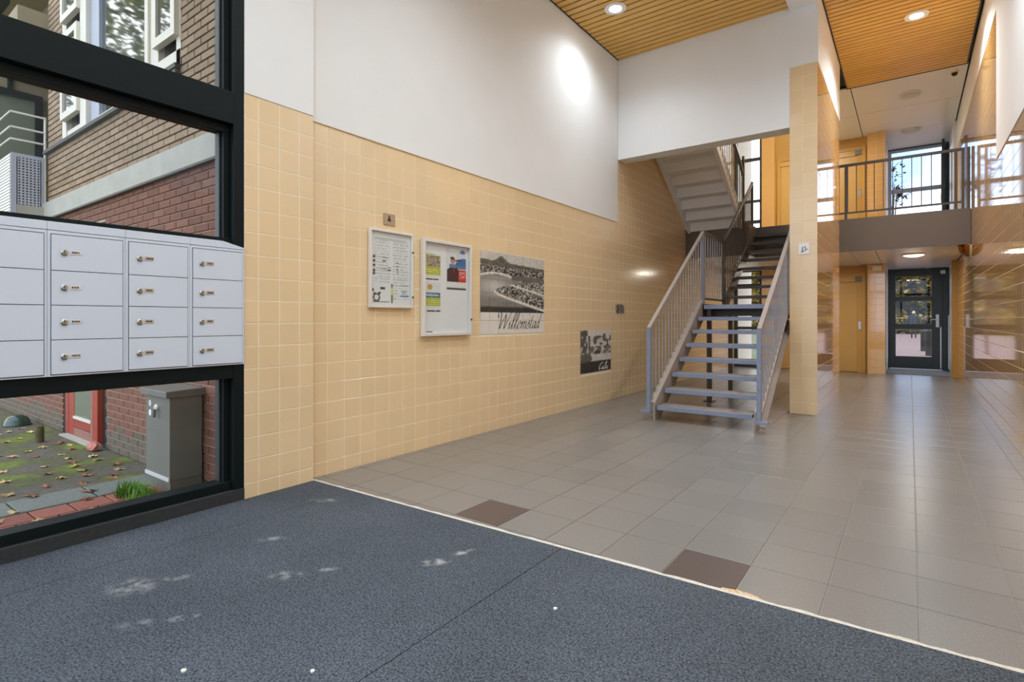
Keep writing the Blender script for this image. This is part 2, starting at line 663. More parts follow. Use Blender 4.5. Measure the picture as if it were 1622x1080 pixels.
def lay(parent, name, cells, axis, sign, at, t, joint, material, limit=300, stuff_name=None, ch=0.0018):
    """cells: (u0, u1, v0, v1[, material]); the largest `limit` in view become parts of their own, the rest one joined part"""
    items = []
    for cell in cells:
        u0, u1, v0, v1 = cell[:4]
        mt = cell[4] if len(cell) > 4 else material
        w, h = u1 - u0 - joint, v1 - v0 - joint
        if w < 0.006 or h < 0.006:
            continue
        uc, vc = (u0 + u1) / 2, (v0 + v1) / 2
        ctr = {'x': (at, uc, vc), 'y': (uc, at, vc), 'z': (uc, vc, at)}[axis]
        items.append((seen_score(*ctr) * math.sqrt(w * h), w, h, ctr, mt))
    items.sort(key=lambda q: -q[0])
    for s, w, h, ctr, mt in items[:limit]:
        inst(tile_mesh(name, w, h, t, mt, axis, sign, ch), name, parent, ctr)
    rest = items[limit:]
    bym = {}
    for s, w, h, ctr, mt in rest:
        me = tile_mesh(name, w, h, t, mt, axis, sign, ch)
        mb = bym.setdefault(mt.name, (mt, MB()))[1]
        mb.add([(v.co.x + ctr[0], v.co.y + ctr[1], v.co.z + ctr[2]) for v in me.vertices], [tuple(p.vertices) for p in me.polygons])
    for mt, mb in bym.values():
        o = mb.build(stuff_name or (name + '_field'), mt, parent, recalc=False)
        o['kind'] = 'stuff'


def grid_cells(us, vs, holes=()):
    out = []
    for i in range(len(us) - 1):
        for j in range(len(vs) - 1):
            a, b, c, d = us[i], us[i + 1], vs[j], vs[j + 1]
            um, vm = (a + b) / 2, (c + d) / 2
            if any(h[0] < um < h[1] and h[2] < vm < h[3] for h in holes):
                continue
            out.append((a, b, c, d))
    return out


def lines(start, pitch, lo, hi, snap=0.012):
    k0 = math.floor((lo - start) / pitch)
    out = [lo]
    k = k0
    while True:
        v = start + pitch * k
        if v > hi - snap:
            break
        if v > lo + snap:
            out.append(v)
        k += 1
    out.append(hi)
    return out


# ------------------------------------------------------------------ key dimensions (metres)
XP = -3.56        # face of the window wall and its tiled pier
XW = -3.638       # face of the long left wall
XR = 0.80         # face of the right wall
YB = 7.70         # upper cross wall and front of the column
YG = 11.42        # edge of the gallery
YE = 14.60        # back wall with the ochre doors
YD = 16.2         # street door at the back
ZF2 = 3.00        # gallery floor
ZC = 5.19         # slatted ceiling over the lobby
ZC2 = 5.34        # slatted ceiling over the corridor
CX0, CX1, CY1 = -1.24, -0.93, 10.3   # column
YF = -2.6         # glazed street front behind the camera
TP = 0.1525       # wall tile pitch

# ------------------------------------------------------------------ floor
floor = struct(MB().box(-3.9, 1.1, YF, YD + 0.3, -0.25, -0.004).build('floor', M_fgrout), 'grey-brown tiled lobby floor')
us = lines(0.03, 0.327, XW, XR)
vs = lines(2.824, 0.338, 2.15, YE + 0.0)
cells = []
for c in grid_cells(us, vs):
    um, vm = (c[0] + c[1]) / 2, (c[2] + c[3]) / 2
    if CX0 < um < CX1 and YB < vm < CY1:
        continue
    if 2.486 < vm < 2.83 and (-0.951 < um < -0.624 or -2.259 < um < -1.932):
        cells.append((*c, M_floor_b))
    else:
        cells.append(c)
lay(floor, 'tile', cells, 'z', 1, -0.006, 0.006, 0.005, M_floor, ch=0.0012)

# ------------------------------------------------------------------ left wall: long tiled wall
wl_ = struct(MB().box(XW, XW - 0.25, 2.36, YD + 0.3, -0.1, 7.0).build('wall_left', M_grout), 'long cream tiled wall with white plaster above')
PIC_W = (4.384, 5.612, 1.04, 1.935)
PIC_C = (6.532, 7.464, 0.45, 1.05)
PIC_S = (7.63, 7.94, 1.28, 1.44)
zrows = [2.70 - TP * k for k in range(18)][::-1]
zrows = [0.0] + [z for z in zrows if z > 0.01]
ycols = lines(2.539, 0.1538, 2.36, YB)
ycols2 = lines(2.539, 0.1538, YB, YE)
zr2 = zrows + [2.70 + TP * k for k in range(1, 22)]
T_TILE = 0.0018
holes = [PIC_W, PIC_C]
cells = grid_cells(ycols, zrows, holes) + grid_cells(ycols2, zr2)
lay(wl_, 'tile', cells, 'x', 1, XW, T_TILE, 0.006, M_tile, ch=0.0008)
MB().box(XW, XW + 0.009, 2.36, YB, 2.705, 5.6).build('plaster_panel', M_plaster, wl_)
MB().box(XW, XW + 0.012, 2.36, YB, 2.697, 2.706).build('edge_bead', M_cream, wl_)

# ------------------------------------------------------------------ tiled pier beside the window
pier = struct(MB().box(XP, XP - 0.30, 1.845, 2.36, -0.1, 5.6).build('wall_front_left', M_grout), 'narrow cream tiled pier beside the mailboxes')
cells = grid_cells(lines(1.944, TP, 1.845, 2.36), zrows)
lay(pier, 'tile', cells, 'x', 1, XP, T_TILE, 0.006, M_tile, ch=0.0008)
MB().box(XP, XP + 0.007, 1.845, 2.36, 2.705, 5.6).build('plaster_panel', M_plaster, pier)

# ------------------------------------------------------------------ right wall
wr = struct(MB().box(XR, XR + 0.3, YF, YD + 0.3, -0.1, 5.7).build('wall_right', M_grout), 'glossy tiled wall on the right, honey reflection put into its colour')
rc = lines(8.2, TP, 1.2, 8.2)
rc2 = lines(8.2, TP, 8.2, YE)
zr_lo = lines(0.0, TP, 0.0, 3.02)
zr_hi = lines(0.0, TP, 0.0, 4.72)
lay(wr, 'tile', grid_cells(rc, zr_lo) + grid_cells(rc2, zr_hi), 'x', -1, XR, T_TILE, 0.003, M_tile_r)
MB().box(XR, XR - 0.010, YF, 8.2, 3.02, 5.7).build('plaster_panel', M_plaster, wr)
MB().box(XR, XR - 0.010, 8.2, YE, 4.72, 5.7).build('plaster_panel', M_plaster, wr)
MB().box(XR, XR - 0.008, YF, 1.2, 0, 3.02).build('plaster_panel', M_tile_r, wr)

# ------------------------------------------------------------------ upper cross wall, column, beam between the ceilings
wb = struct(MB().box(XW + 0.012, CX0 + 0.02, YB, YB + 0.26, 3.66, 5.7).build('wall_back', M_plaster), 'white cross wall above the staircase')
colm = struct(MB().box(CX0, CX1, YB, CY1, 0, 5.7).build('wall_column', M_grout), 'tiled column with a white top beside the staircase')
czr = lines(0.0, TP, 0.0, 4.42)
lay(colm, 'tile', grid_cells(lines(CX0, TP, CX0, CX1), czr), 'y', -1, YB, T_TILE, 0.003, M_tile, limit=80)
lay(colm, 'tile', grid_cells(lines(YB, TP, YB, CY1), czr), 'x', 1, CX1, T_TILE, 0.003, M_tile_r, limit=200)
lay(colm, 'tile', grid_cells(lines(YB, TP, YB, CY1), czr), 'x', -1, CX0, T_TILE, 0.003, M_tile, limit=0)
MB().box(CX0, CX1, YB - 0.010, YB, 4.42, 5.7).build('plaster_panel', M_plaster, colm)
MB().box(CX1, CX1 + 0.010, YB, CY1, 4.42, 5.7).build('plaster_panel', M_plaster, colm)
struct(MB().box(CX0, CX1, YF, YB - 0.012, 5.15, 5.7).build('trim_1', M_plaster), 'white beam between the two slatted ceilings')

# ------------------------------------------------------------------ ceilings
ce = struct(MB().box(-3.95, CX0, YF, YB, ZC + 0.06, ZC + 0.2).build('ceiling', M_dark), 'honey slatted ceiling over the lobby')
y = YB - 0.10
sl = MB().box(XW + 0.03, CX0 - 0.015, -0.043, 0.043, ZC, ZC + 0.02)
sl_me = None
while y > YF + 0.2:
    if sl_me is None:
        o = MB().box(XW + 0.03, CX0 - 0.015, y - 0.043, y + 0.043, ZC, ZC + 0.02)
        mb = MB().box(-(CX0 - 0.015 - XW - 0.03) / 2, (CX0 - 0.015 - XW - 0.03) / 2, -0.043, 0.043, 0, 0.02)
        q = mb.build('slat', M_wood, ce)
        q.data.transform(Matrix.Translation(org(ce)))
        q.location = Vector(((XW + 0.03 + CX0 - 0.015) / 2, y, ZC)) - org(ce)
        sl_me = q.data
    else:
        inst(sl_me, 'slat', ce, ((XW + 0.03 + CX0 - 0.015) / 2, y, ZC))
    y -= 0.113
MB().box(XW + 0.012, XW + 0.03, YF, YB, ZC - 0.004, ZC + 0.06).build('edge_trim', M_ledge, ce)
MB().box(XW + 0.03, CX0, YB - 0.045, YB - 0.012, ZC - 0.004, ZC + 0.06).build('edge_trim', M_wood, ce)

ce2 = struct(MB().box(CX1, XR, YF, YG, ZC2 + 0.06, ZC2 + 0.2).build('ceiling', M_dark), 'honey slatted ceiling over the corridor')
X0, X1 = CX1 + 0.03, XR - 0.06
sl_me = None
y = YG - 0.07
while y > YF + 0.2:
    if sl_me is None:
        q = MB().box(-(X1 - X0) / 2, (X1 - X0) / 2, -0.043, 0.043, 0, 0.02).build('slat', M_wood, ce2)
        q.data.transform(Matrix.Translation(org(ce2)))
        q.location = Vector(((X0 + X1) / 2, y, ZC2)) - org(ce2)
        sl_me = q.data
    else:
        inst(sl_me, 'slat', ce2, ((X0 + X1) / 2, y, ZC2))
    y -= 0.113
MB().box(CX1 + 0.012, CX1 + 0.03, YF, YG, ZC2 - 0.006, ZC2 + 0.06).build('edge_trim', M_ledge, ce2)
MB().box(X1, X1 + 0.02, YF, YG, ZC2 - 0.006, ZC2 + 0.06).build('edge_trim', M_ledge, ce2)
MB().box(X0, X1, YG - 0.02, YG, ZC2 - 0.006, ZC2 + 0.06).build('edge_trim', M_ledge, ce2)
# white panelled ceiling over the gallery
ce3 = struct(MB().box(CX1 - 0.9, XR, YG, YD + 0.3, ZC2 + 0.03, ZC2 + 0.2).build('ceiling', M_dark), 'white panel ceiling over the gallery')
for (a, b) in ((CX1 - 0.9, -0.86), (-0.85, XR - 0.03)):
    for (c, d) in ((YG + 0.01, 13.0), (13.01, 14.6), (14.61, YD - 0.06)):
        MB().box(a, b - 0.004, c, d - 0.004, ZC2, ZC2 + 0.025).build('panel', M_cpanel, ce3)
# stairwell: higher lid and walls above the cross wall
struct(MB().box(-3.95, CX1, YB + 0.26, YE, 6.75, 6.9).build('ceiling', M_plaster), 'high white ceiling of the stairwell')
struct(MB().box(CX0, CX0 + 0.1, CY1, YE, ZC2 + 0.2, 6.8).build('wall_stairwell', M_plaster), 'white side wall high in the stairwell')
struct(MB().box(-3.95, CX1, YB - 0.01, YB + 0.26, 5.7, 6.9).build('wall_stairwell', M_plaster), 'white end wall high in the stairwell')
struct(MB().box(CX0, CX1, YB + 0.26, CY1, 5.7, 6.9).build('wall_stairwell', M_plaster), 'white wall above the column in the stairwell')
struct(MB().box(CX0 + 0.1, CX1, CY1, YG, ZC2 + 0.06, 6.9).build('wall_stairwell', M_dark), 'added dark block closing the gap above the gallery edge')  # dark block added to stop sky light leaking past the column top
# roof closing everything
struct(MB().box(-4.0, 1.2, YF - 0.1, YD + 0.4, 7.0, 7.2).build('roof', M_conc), 'flat roof')
struct(MB().box(CX1, 1.2, YF - 0.1, YD + 0.4, 5.7, 5.85).build('roof', M_conc), 'flat roof above the corridor')
struct(MB().box(-4.0, CX0, YF - 0.1, YB, 5.7, 5.85).build('roof', M_conc), 'flat roof above the lobby')


# ------------------------------------------------------------------ ceiling lamps
def downlight(x, y, z, label, power, spot=True, r=0.115, group='round recessed ceiling lamps'):
    t = thing('ceiling_lamp', label, 'lamp', (x, y, z), group)
    prof = [(r, -0.012), (r + 0.022, -0.012), (r + 0.024, -0.004), (r + 0.020, 0.0), (r, 0.0)]
    MB().lathe((x, y, z), prof, 32).build('lamp_ring', M_white, t, smooth=False)
    MB().lathe((x, y, z), [(r * 0.99, -0.008), (r * 0.6, -0.013), (0.01, -0.015)][::-1], 32).build('lamp_glass', M_lampon, t)
    li = bpy.data.lights.new('lamp_light', 'SPOT')
    li.energy = power
    li.spot_size = math.radians(150)
    li.spot_blend = 1.0
    li.shadow_soft_size = 0.10
    li.color = (0.88, 0.95, 1.0)
    lo = bpy.data.objects.new('lamp_light', li)
    COL.objects.link(lo)
    lo.parent = t
    lo.location = (0, 0, -0.03)
    return t


downlight(-3.04, 6.38, ZC, 'lit round lamp in the slatted lobby ceiling beside the white left wall', 58)
downlight(0.075, 9.2, ZC2, 'lit round lamp in the slatted corridor ceiling above the tiled floor', 230)
for (x, y, z, lab) in ((-1.95, 3.4, ZC, 'added round fill lamp in the lobby ceiling above the brown floor tiles'), (-1.95, 0.9, ZC, 'added round fill lamp in the lobby ceiling above the mat'),
                       (-1.95, -1.4, ZC, 'added round fill lamp in the lobby ceiling nearest the street'), (0.0, 5.6, ZC2, 'added round fill lamp in the corridor ceiling before the column'),
                       (0.0, 2.4, ZC2, 'added round fill lamp in the corridor ceiling above the mat edge'), (0.0, -0.8, ZC2, 'added round fill lamp in the corridor ceiling nearest the street')):
    downlight(x, y, z, lab, 95 if y < 5 else 170)  # unseen lamps added to brighten the lobby and corridor


def bowl_lamp(x, y, z, label, lit, r=0.17, power=12):
    t = thing('ceiling_lamp', label, 'lamp', (x, y, z))
    MB().lathe((x, y, z), [(r, 0.0), (r + 0.012, -0.004), (r + 0.012, -0.022), (r, -0.026)], 32).build('lamp_ring', M_alu, t)
    MB().lathe((x, y, z), [(0.01, -0.062), (r * 0.5, -0.056), (r * 0.85, -0.038), (r * 0.99, -0.024)], 32).build('lamp_glass', M_lampglass if lit else M_lampoff, t, smooth=True)
    if lit:
        li = bpy.data.lights.new('lamp_light', 'AREA')
        li.shape = 'DISK'
        li.size = 0.30
        li.energy = power
        li.color = (1.0, 0.92, 0.80)
        lo = bpy.data.objects.new('lamp_light', li)
        COL.objects.link(lo)
        lo.parent = t
        lo.location = (0, 0, -0.068)
    return t


bowl_lamp(0.0, 12.35, ZC2, 'unlit round frosted lamp on the white gallery ceiling near the slats', False)
bowl_lamp(-2.1, 12.6, 6.75, 'added round fill lamp on the high stairwell ceiling', True, power=24)  # unseen lamp added to brighten the stairwell
bowl_lamp(-1.55, 13.2, ZC2, 'added round fill lamp on the gallery ceiling in front of the ochre doors', True, power=16)  # added out of sight behind the column to light the gallery
bowl_lamp(0.02, 14.7, ZC2, 'unlit round frosted lamp on the white gallery ceiling near the window', False)

# ------------------------------------------------------------------ gallery slab
ga = struct_empty('floor_gallery', (0, YG, 2.42), 'taupe edged gallery floor above the back door')
MB().box(-2.44, XR - 0.006, YG + 0.03, YD + 0.3, 2.46, ZF2).build('slab', M_conc, ga)
MB().box(-3.63, -2.46, 10.88, YE, 2.46, ZF2).build('slab', M_conc, ga)
MB().box(-2.44, XR - 0.006, YG, YG + 0.03, 2.42, ZF2 + 0.005).build('fascia', M_fascia, ga)
MB().box(-3.63, -2.46, 10.85, 10.88, 2.42, ZF2 + 0.005).build('fascia', M_fascia, ga)
MB().box(-2.46, -2.43, 10.85, YG + 0.03, 2.42, ZF2 + 0.005).build('fascia', M_fascia, ga)
for (a, b, c, d) in ((CX1 + 0.05, -0.50, YG + 0.04, YE - 0.22), (-0.49, XR - 0.02, YG + 0.04, YD - 0.06), (-2.42, CX1 + 0.04, YG + 0.04, YE), (-3.62, -2.44, 10.9, YE)):
    MB().box(a, b, c, d, 2.425, 2.455).build('soffit_panel', M_cpanel, ga)
bowl_lamp(0.06, 12.6, 2.425, 'lit round lamp on the white soffit above the back door', True, 0.17, 7)
bowl_lamp(-1.9, 12.9, 2.425, 'unseen round fill lamp on the soffit in front of the ground floor lift', True, 0.17, 10)  # unseen behind the column, fill light for the far ground floor

# ------------------------------------------------------------------ back wall with ochre doors on both floors
be = struct(MB().box(-2.97, -0.43, YE, YE + 0.25, 0, 6.8).build('wall_back_far', M_yellow2), 'ochre back wall with doors on two floors')


def door_bay(z0, x0, x1, top, label):
    """ochre door set in the back wall; a part of the setting"""
    d = struct_empty('door_%d' % (1 + len([o for o in bpy.data.objects if o.name.startswith('door_')])), ((x0 + x1) / 2, YE, z0), label)
    MB().box(x0, x0 + 0.07, YE - 0.05, YE, z0, z0 + top).build('door_frame', M_yellow2, d, bevel=0.004)
    MB().box(x1 - 0.07, x1, YE - 0.05, YE, z0, z0 + top).build('door_frame', M_yellow2, d, bevel=0.004)
    MB().box(x0 + 0.07, x1 - 0.07, YE - 0.05, YE, z0 + top - 0.07, z0 + top).build('door_frame', M_yellow2, d, bevel=0.004)
    MB().box(x0 + 0.07, x1 - 0.16, YE - 0.02, YE, z0 + 0.012, z0 + top - 0.20).build('door_leaf', M_yellow, d, bevel=0.004)
    MB().box(x1 - 0.16, x1 - 0.07, YE - 0.032, YE, z0, z0 + top - 0.07).build('door_post', M_yellow2, d)
    MB().box(x0 + 0.07, x1 - 0.07, YE - 0.032, YE, z0 + top - 0.19, z0 + top - 0.07).build('header', M_yellow, d)
    p = MB().box(x1 - 0.145, x1 - 0.085, YE - 0.042, YE - 0.03, z0 + 0.98, z0 + 1.16).build('call_plate', M_chrome, d, bevel=0.003)
    MB().lathe((x1 - 0.115, YE - 0.042, z0 + 1.09), [(0.012, -0.006), (0.014, 0.0)], 16, 'y').build('button', M_white, p)
    q = MB().box(x1 - 0.20, x1 - 0.07, YE - 0.055, YE - 0.03, z0 + top - 0.18, z0 + top - 0.07).build('indicator_box', M_cab, d, bevel=0.003)
    return d


door_bay(0, -1.72, -0.80, 2.25, 'ochre lift door with call plate on the ground floor')
door_bay(ZF2, -1.72, -0.80, 2.12, 'ochre lift door behind the gallery railing')
door_bay(0, -2.62, -1.80, 2.25, 'ochre door on the ground floor behind the staircase')
door_bay(ZF2, -2.62, -1.80, 2.12, 'ochre door on the gallery at the top of the stairs')
for z0, z1, lim in ((0, 2.42, 60), (ZF2, ZC2, 60)):
    p = struct(MB().box(-0.76, -0.43, YE - 0.20, YE, z0, z1).build('wall_pier', M_grout), 'honey tiled pier left of the back %s' % ('street door' if z0 == 0 else 'gallery window'))
    lay(p, 'tile', grid_cells(lines(-0.76, TP, -0.76, -0.43), lines(z0, TP, z0, z1)), 'y', -1, YE - 0.20, T_TILE, 0.003, M_tile_r, limit=lim)
    lay(p, 'tile', grid_cells(lines(YE - 0.20, TP, YE - 0.20, YE), lines(z0, TP, z0, z1)), 'x', 1, -0.43, T_TILE, 0.003, M_tile_r, limit=lim)
p = struct(MB().box(0.70, XR, YE - 0.15, YE + 0.05, 0, 2.42).build('wall_pier', M_yellow2), 'narrow honey pier right of the back street door')
# tiled end pier by the stair window
for z0, z1 in ((0, 2.42), (ZF2, 6.8)):
    p = struct(MB().box(-2.97, -2.68, YE - 0.06, YE, z0, z1).build('wall_pier', M_tile_r), 'honey tiled pier beside the stair window, %s floor' % ('ground' if z0 == 0 else 'upper'))
# reveals of the passage to the street door
struct(MB().box(-0.55, -0.43, YE + 0.01, YD + 0.1, 0, 5.7).build('wall_reveal', M_plaster), 'white reveal left of the back street door')
struct(MB().box(0.74, XR, YE + 0.06, YD + 0.1, 0, 5.7).build('wall_reveal', M_white), 'white reveal right of the back street door')
mt = tag(MB().box(-0.42, 0.70, YE - 0.02, YD - 0.05, 0.0, 0.012).build('door_mat', M_mat), 'grey-blue mat lying in front of the back street door', 'mat')

# stair window at the far left of the back wall
w = struct_empty('window_2', (-3.3, YE, 0), 'tall window with dark frame behind the staircase')
for xa, xb in ((XW, -3.56), (-3.03, -2.97)):
    MB().box(xa, xb, YE, YE + 0.08, 0, 6.8).build('mullion', M_ddoor, w)
for za, zb in ((0, 0.14), (0.95, 1.02), (2.02, 2.10), (2.40, 3.05), (3.62, 3.70), (4.15, 4.21), (5.2, 5.27), (6.7, 6.8)):
    MB().box(-3.56, -3.03, YE, YE + 0.08, za, zb).build('transom', M_ddoor, w)
for za, zb in ((0.14, 0.95), (1.02, 2.02), (2.10, 2.40), (3.05, 3.62), (3.70, 4.15), (4.21, 5.2), (5.27, 6.7)):
    MB().box(-3.56, -3.03, YE + 0.035, YE + 0.041, za, zb).build('pane', M_glass, w)

# ------------------------------------------------------------------ back street door
d = struct_empty('door_5', (0.14, YD, 0), 'anthracite glazed street door at the end of the corridor')
DX0, DX1, DT = -0.40, 0.62, 2.36
MB().box(DX0 - 0.05, DX0, YD - 0.02, YD + 0.1, 0, 2.42).build('door_frame', M_ddoor, d)
MB().box(DX1, 0.76, YD - 0.02, YD + 0.1, 0, 2.42).build('door_frame', M_ddoor, d)
MB().box(DX0, DX1, YD - 0.02, YD + 0.1, DT, 2.42).build('door_frame', M_ddoor, d)
MB().box(DX0, DX0 + 0.11, YD, YD + 0.06, 0.02, DT).build('stile', M_ddoor, d, bevel=0.003)
MB().box(DX1 - 0.19, DX1, YD, YD + 0.06, 0.02, DT).build('stile', M_ddoor, d, bevel=0.003)
gx0, gx1 = DX0 + 0.11, DX1 - 0.19
for za, zb in ((0.02, 0.30), (0.98, 1.08), (1.66, 1.74), (2.25, DT)):
    MB().box(gx0, gx1, YD, YD + 0.06, za, zb).build('rail', M_ddoor, d, bevel=0.003)
for za, zb in ((0.30, 0.98), (1.08, 1.66), (1.74, 2.25)):
    MB().box(gx0, gx1, YD + 0.03, YD + 0.036, za, zb).build('pane', M_glass, d)
    for (a, b, c, e) in ((gx0, gx0 + 0.015, za, zb), (gx1 - 0.015, gx1, za, zb), (gx0, gx1, za, za + 0.015), (gx0, gx1, zb - 0.015, zb)):
        MB().box(a, b, YD - 0.006, YD + 0.02, c, e).build('glazing_bead', M_cab, d)
h = MB().box(DX1 - 0.125, DX1 - 0.065, YD - 0.012, YD, 1.02, 1.32).build('handle_plate', M_alu, d, bevel=0.003)
MB().tube([(DX1 - 0.095, YD - 0.01, 1.20), (DX1 - 0.095, YD - 0.06, 1.20), (DX1 - 0.21, YD - 0.06, 1.20)], 0.011).build('lever', M_alu, h)
MB().box(DX1 - 0.045, DX1 - 0.02, YD - 0.02, YD, 0.05, 1.02).build('edge_guard', M_alu, d)
MB().box(DX1 + 0.10, DX1 + 0.125, YD - 0.035, YD - 0.02, 0.05, 1.3).build('hinge_guard', M_alu, d)
MB().box(DX1 - 0.04, DX1 + 0.05, YD - 0.07, YD - 0.02, 2.27, 2.35).build('door_closer', M_alu, d)
box_ = tag(MB().box(-0.66, -0.50, YE - 0.245, YE - 0.205, 2.28, 2.38).build('emergency_lamp', M_white, bevel=0.005), 'small white box high on the honey pier left of the back door', 'lamp')

# window over the door, on the gallery
w = struct_empty('window_3', (0.14, YD, ZF2), 'gallery window with blue sky above the back door')
GT = ZC2 - 0.02
for xa, xb in ((-0.43, -0.36), (0.64, 0.76)):
    MB().box(xa, xb, YD, YD + 0.08, ZF2, GT).build('mullion', M_perf if xa < 0 else M_ddoor, w)
for za, zb in ((ZF2, 3.10), (3.40, 3.46), (4.28, 4.37), (GT - 0.05, GT)):
    MB().box(-0.36, 0.64, YD, YD + 0.08, za, zb).build('transom', M_perf, w)
for za, zb in ((3.10, 3.40), (3.46, 4.28), (4.37, GT - 0.05)):
    MB().box(-0.36, 0.64, YD + 0.035, YD + 0.041, za, zb).build('pane', M_glass, w)
# opened casement folded against the right reveal
sash = MB()
sash.bar((0.66, YD - 0.02, 3.15), (0.66, YD - 0.02, GT - 0.1), 0.05, 0.05)
sash.bar((0.60, YD - 0.80, 3.15), (0.60, YD - 0.80, GT - 0.1), 0.05, 0.05)
sash.bar((0.66, YD - 0.02, 3.17), (0.60, YD - 0.80, 3.17), 0.05, 0.05)
sash.bar((0.66, YD - 0.02, GT - 0.12), (0.60, YD - 0.80, GT - 0.12), 0.05, 0.05)
sash.bar((0.66, YD - 0.02, 4.25), (0.60, YD - 0.80, 4.25), 0.05, 0.05)
so = sash.build('open_sash', M_ddoor, w)
MB().bar((0.66, YD - 0.03, 4.1), (0.60, YD - 0.79, 4.1), 0.006, 1.9).build('pane', M_glass, so)
MB().box(0.555, 0.575, YD - 0.84, YD - 0.80, 3.85, 4.0).build('handle', M_alu, so)


# ------------------------------------------------------------------ railings
def railing_level(parent, p0, p1, z0, height, mat_top, mat_bal, pitch=0.115, bottom=0.09, rail=0.045):
    """level railing between two floor points"""
    (xa, ya), (xb, yb) = p0, p1
    L_ = math.hypot(xb - xa, yb - ya)
    MB().bar((xa, ya, z0 + height), (xb, yb, z0 + height), rail, rail).build('handrail', mat_top, parent, bevel=0.004)
    MB().bar((xa, ya, z0 + bottom), (xb, yb, z0 + bottom), 0.03, 0.03).build('bottom_rail', mat_bal, parent)
    n = max(1, int(L_ / pitch))
    me = None
    for k in range(1, n):
        x, y = xa + (xb - xa) * k / n, ya + (yb - ya) * k / n
        if me is None:
            q = MB().tube([(0, 0, 0), (0, 0, height - bottom)], 0.007, 6).build('baluster', mat_bal, parent)
            q.data.transform(Matrix.Translation(org(parent)))
            q.location = Vector((x, y, z0 + bottom)) - org(parent)
            me = q.data
        else:
            inst(me, 'baluster', parent, (x, y, z0 + bottom))


gr = thing('gallery_railing', 'dark steel railing with thin bars along the gallery edge', 'railing', (-0.2, YG + 0.05, ZF2))
railing_level(gr, (-1.30, YG + 0.05), (XR - 0.11, YG + 0.05), ZF2, 0.98, M_dsteel, M_dsteel, 0.125, 0.12)
for x in (-1.30, -0.93, XR - 0.10, XR - 0.19, XR - 0.03):
    MB().box(x - 0.02, x + 0.02, YG + 0.03, YG + 0.07, ZF2 - 0.1, ZF2 + 1.0).build('post', M_dsteel, gr)

# ------------------------------------------------------------------ staircase (two flights and a landing)
SX0, SX1 = -2.45, -1.33
RISE, GO, SY0 = 3.0 / 17, 0.26, 6.20
LZ = RISE * 8
LY0, LY1 = SY0 + GO * 7, SY0 + GO * 7 + 1.32
st = thing('staircase', 'grey steel open-riser staircase with landing and barred railings', 'staircase', (-1.89, SY0, 0))


def tread(y, z, top_mat, nose_mat):
    t = MB().box(SX0 + 0.03, SX1 - 0.03, y + 0.012, y + 0.29, z - 0.035, z).build('tread', top_mat, st)
    MB().box(SX0 + 0.03, SX1 - 0.03, y, y + 0.012, z - 0.05, z + 0.001).build('nosing', nose_mat, t, bevel=0.003)


for k in range(1, 8):
    tread(SY0 + GO * (k - 1), RISE * k, M_tread, M_nose)
t = MB().box(SX0 + 0.03, SX1 - 0.03, LY0 + 0.012, LY1 + 0.05, LZ - 0.05, LZ).build('landing', M_tread, st)
MB().box(SX0 + 0.03, SX1 - 0.03, LY0, LY0 + 0.012, LZ - 0.06, LZ + 0.001).build('nosing', M_nose, t, bevel=0.003)
MB().box(SX0 + 0.03, SX1 - 0.03, LY0 + 0.30, LY0 + 0.36, LZ - 0.16, LZ - 0.05).build('landing_beam', M_dsteel, st)
for k in range(1, 9):
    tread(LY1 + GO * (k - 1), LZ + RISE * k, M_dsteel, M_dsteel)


def stringer(x, ya, za, yb, zb, depth, mt, w=0.016):
    s = (zb - za) / (yb - ya)
    dz = depth / 2 * math.sqrt(1 + s * s)
    poly = [(ya, za - dz), (yb, zb - dz), (yb, zb + dz), (ya, za + dz)]
    return MB().prism(poly, 'x', x - w / 2, x + w / 2), s, dz


for x, sg in ((SX0, -1), (SX1, 1)):
    slope = RISE / GO
    ya, za = SY0 + 0.02, 0.10
    yb, zb = LY0 + 0.02, 0.10 + slope * (LY0 - SY0)
    dz = 0.125 * math.sqrt(1 + slope * slope)
    poly = [(ya - 0.03, 0.0), (ya + 0.14, 0.0), (yb + 0.02, zb - dz), (yb + 0.02, zb + dz), (ya - 0.03, za + dz * 0.72)]
    s_ = MB().prism(poly, 'x', x - 0.010, x + 0.010).build('stringer', M_rail, st)
    # flanges of the channel
    n_ = Vector((0, -slope, 1)).normalized()
    for off in (dz / math.sqrt(1 + slope * slope), ):
        MB().bar((x + sg * 0.03, ya + 0.0, za + dz - 0.045), (x + sg * 0.03, yb + 0.02, zb + dz), 0.075, 0.014, (0, 0, 1)).build('flange', M_rail, s_)
    MB().bar((x + sg * 0.03, ya + 0.14, 0.02), (x + sg * 0.03, yb + 0.02, zb - dz), 0.075, 0.014, (0, 0, 1)).build('flange', M_rail, s_)
    # landing side beam and upper stringer
    MB().box(x - 0.012, x + 0.012, LY0, LY1 + 0.04, LZ - 0.20, LZ + 0.02).build('side_beam', M_dsteel, st)
    za2, zb2 = LZ + 0.08, LZ + 0.08 + slope * (GO * 8)
    poly = [(LY1 - 0.04, za2 - dz), (LY1 + GO * 8 - 0.02, zb2 - dz), (LY1 + GO * 8 - 0.02, zb2 + dz * 0.8), (LY1 - 0.04, za2 + dz * 0.8)]
    MB().prism(poly, 'x', x - 0.010, x + 0.010).build('stringer', M_dsteel, st)
for x in (SX0 + 0.08, SX1 - 0.08):
    for y in (LY0 + 0.10, LY1 - 0.06):
        if x > -2 and y < LY1 - 0.5:
            continue
        p = MB().box(x - 0.03, x + 0.03, y - 0.03, y + 0.03, 0, LZ - 0.05).build('support_post', M_dsteel, st, bevel=0.004)
        MB().box(x - 0.07, x + 0.07, y - 0.07, y + 0.07, 0, 0.012).build('base_plate', M_dsteel, p)


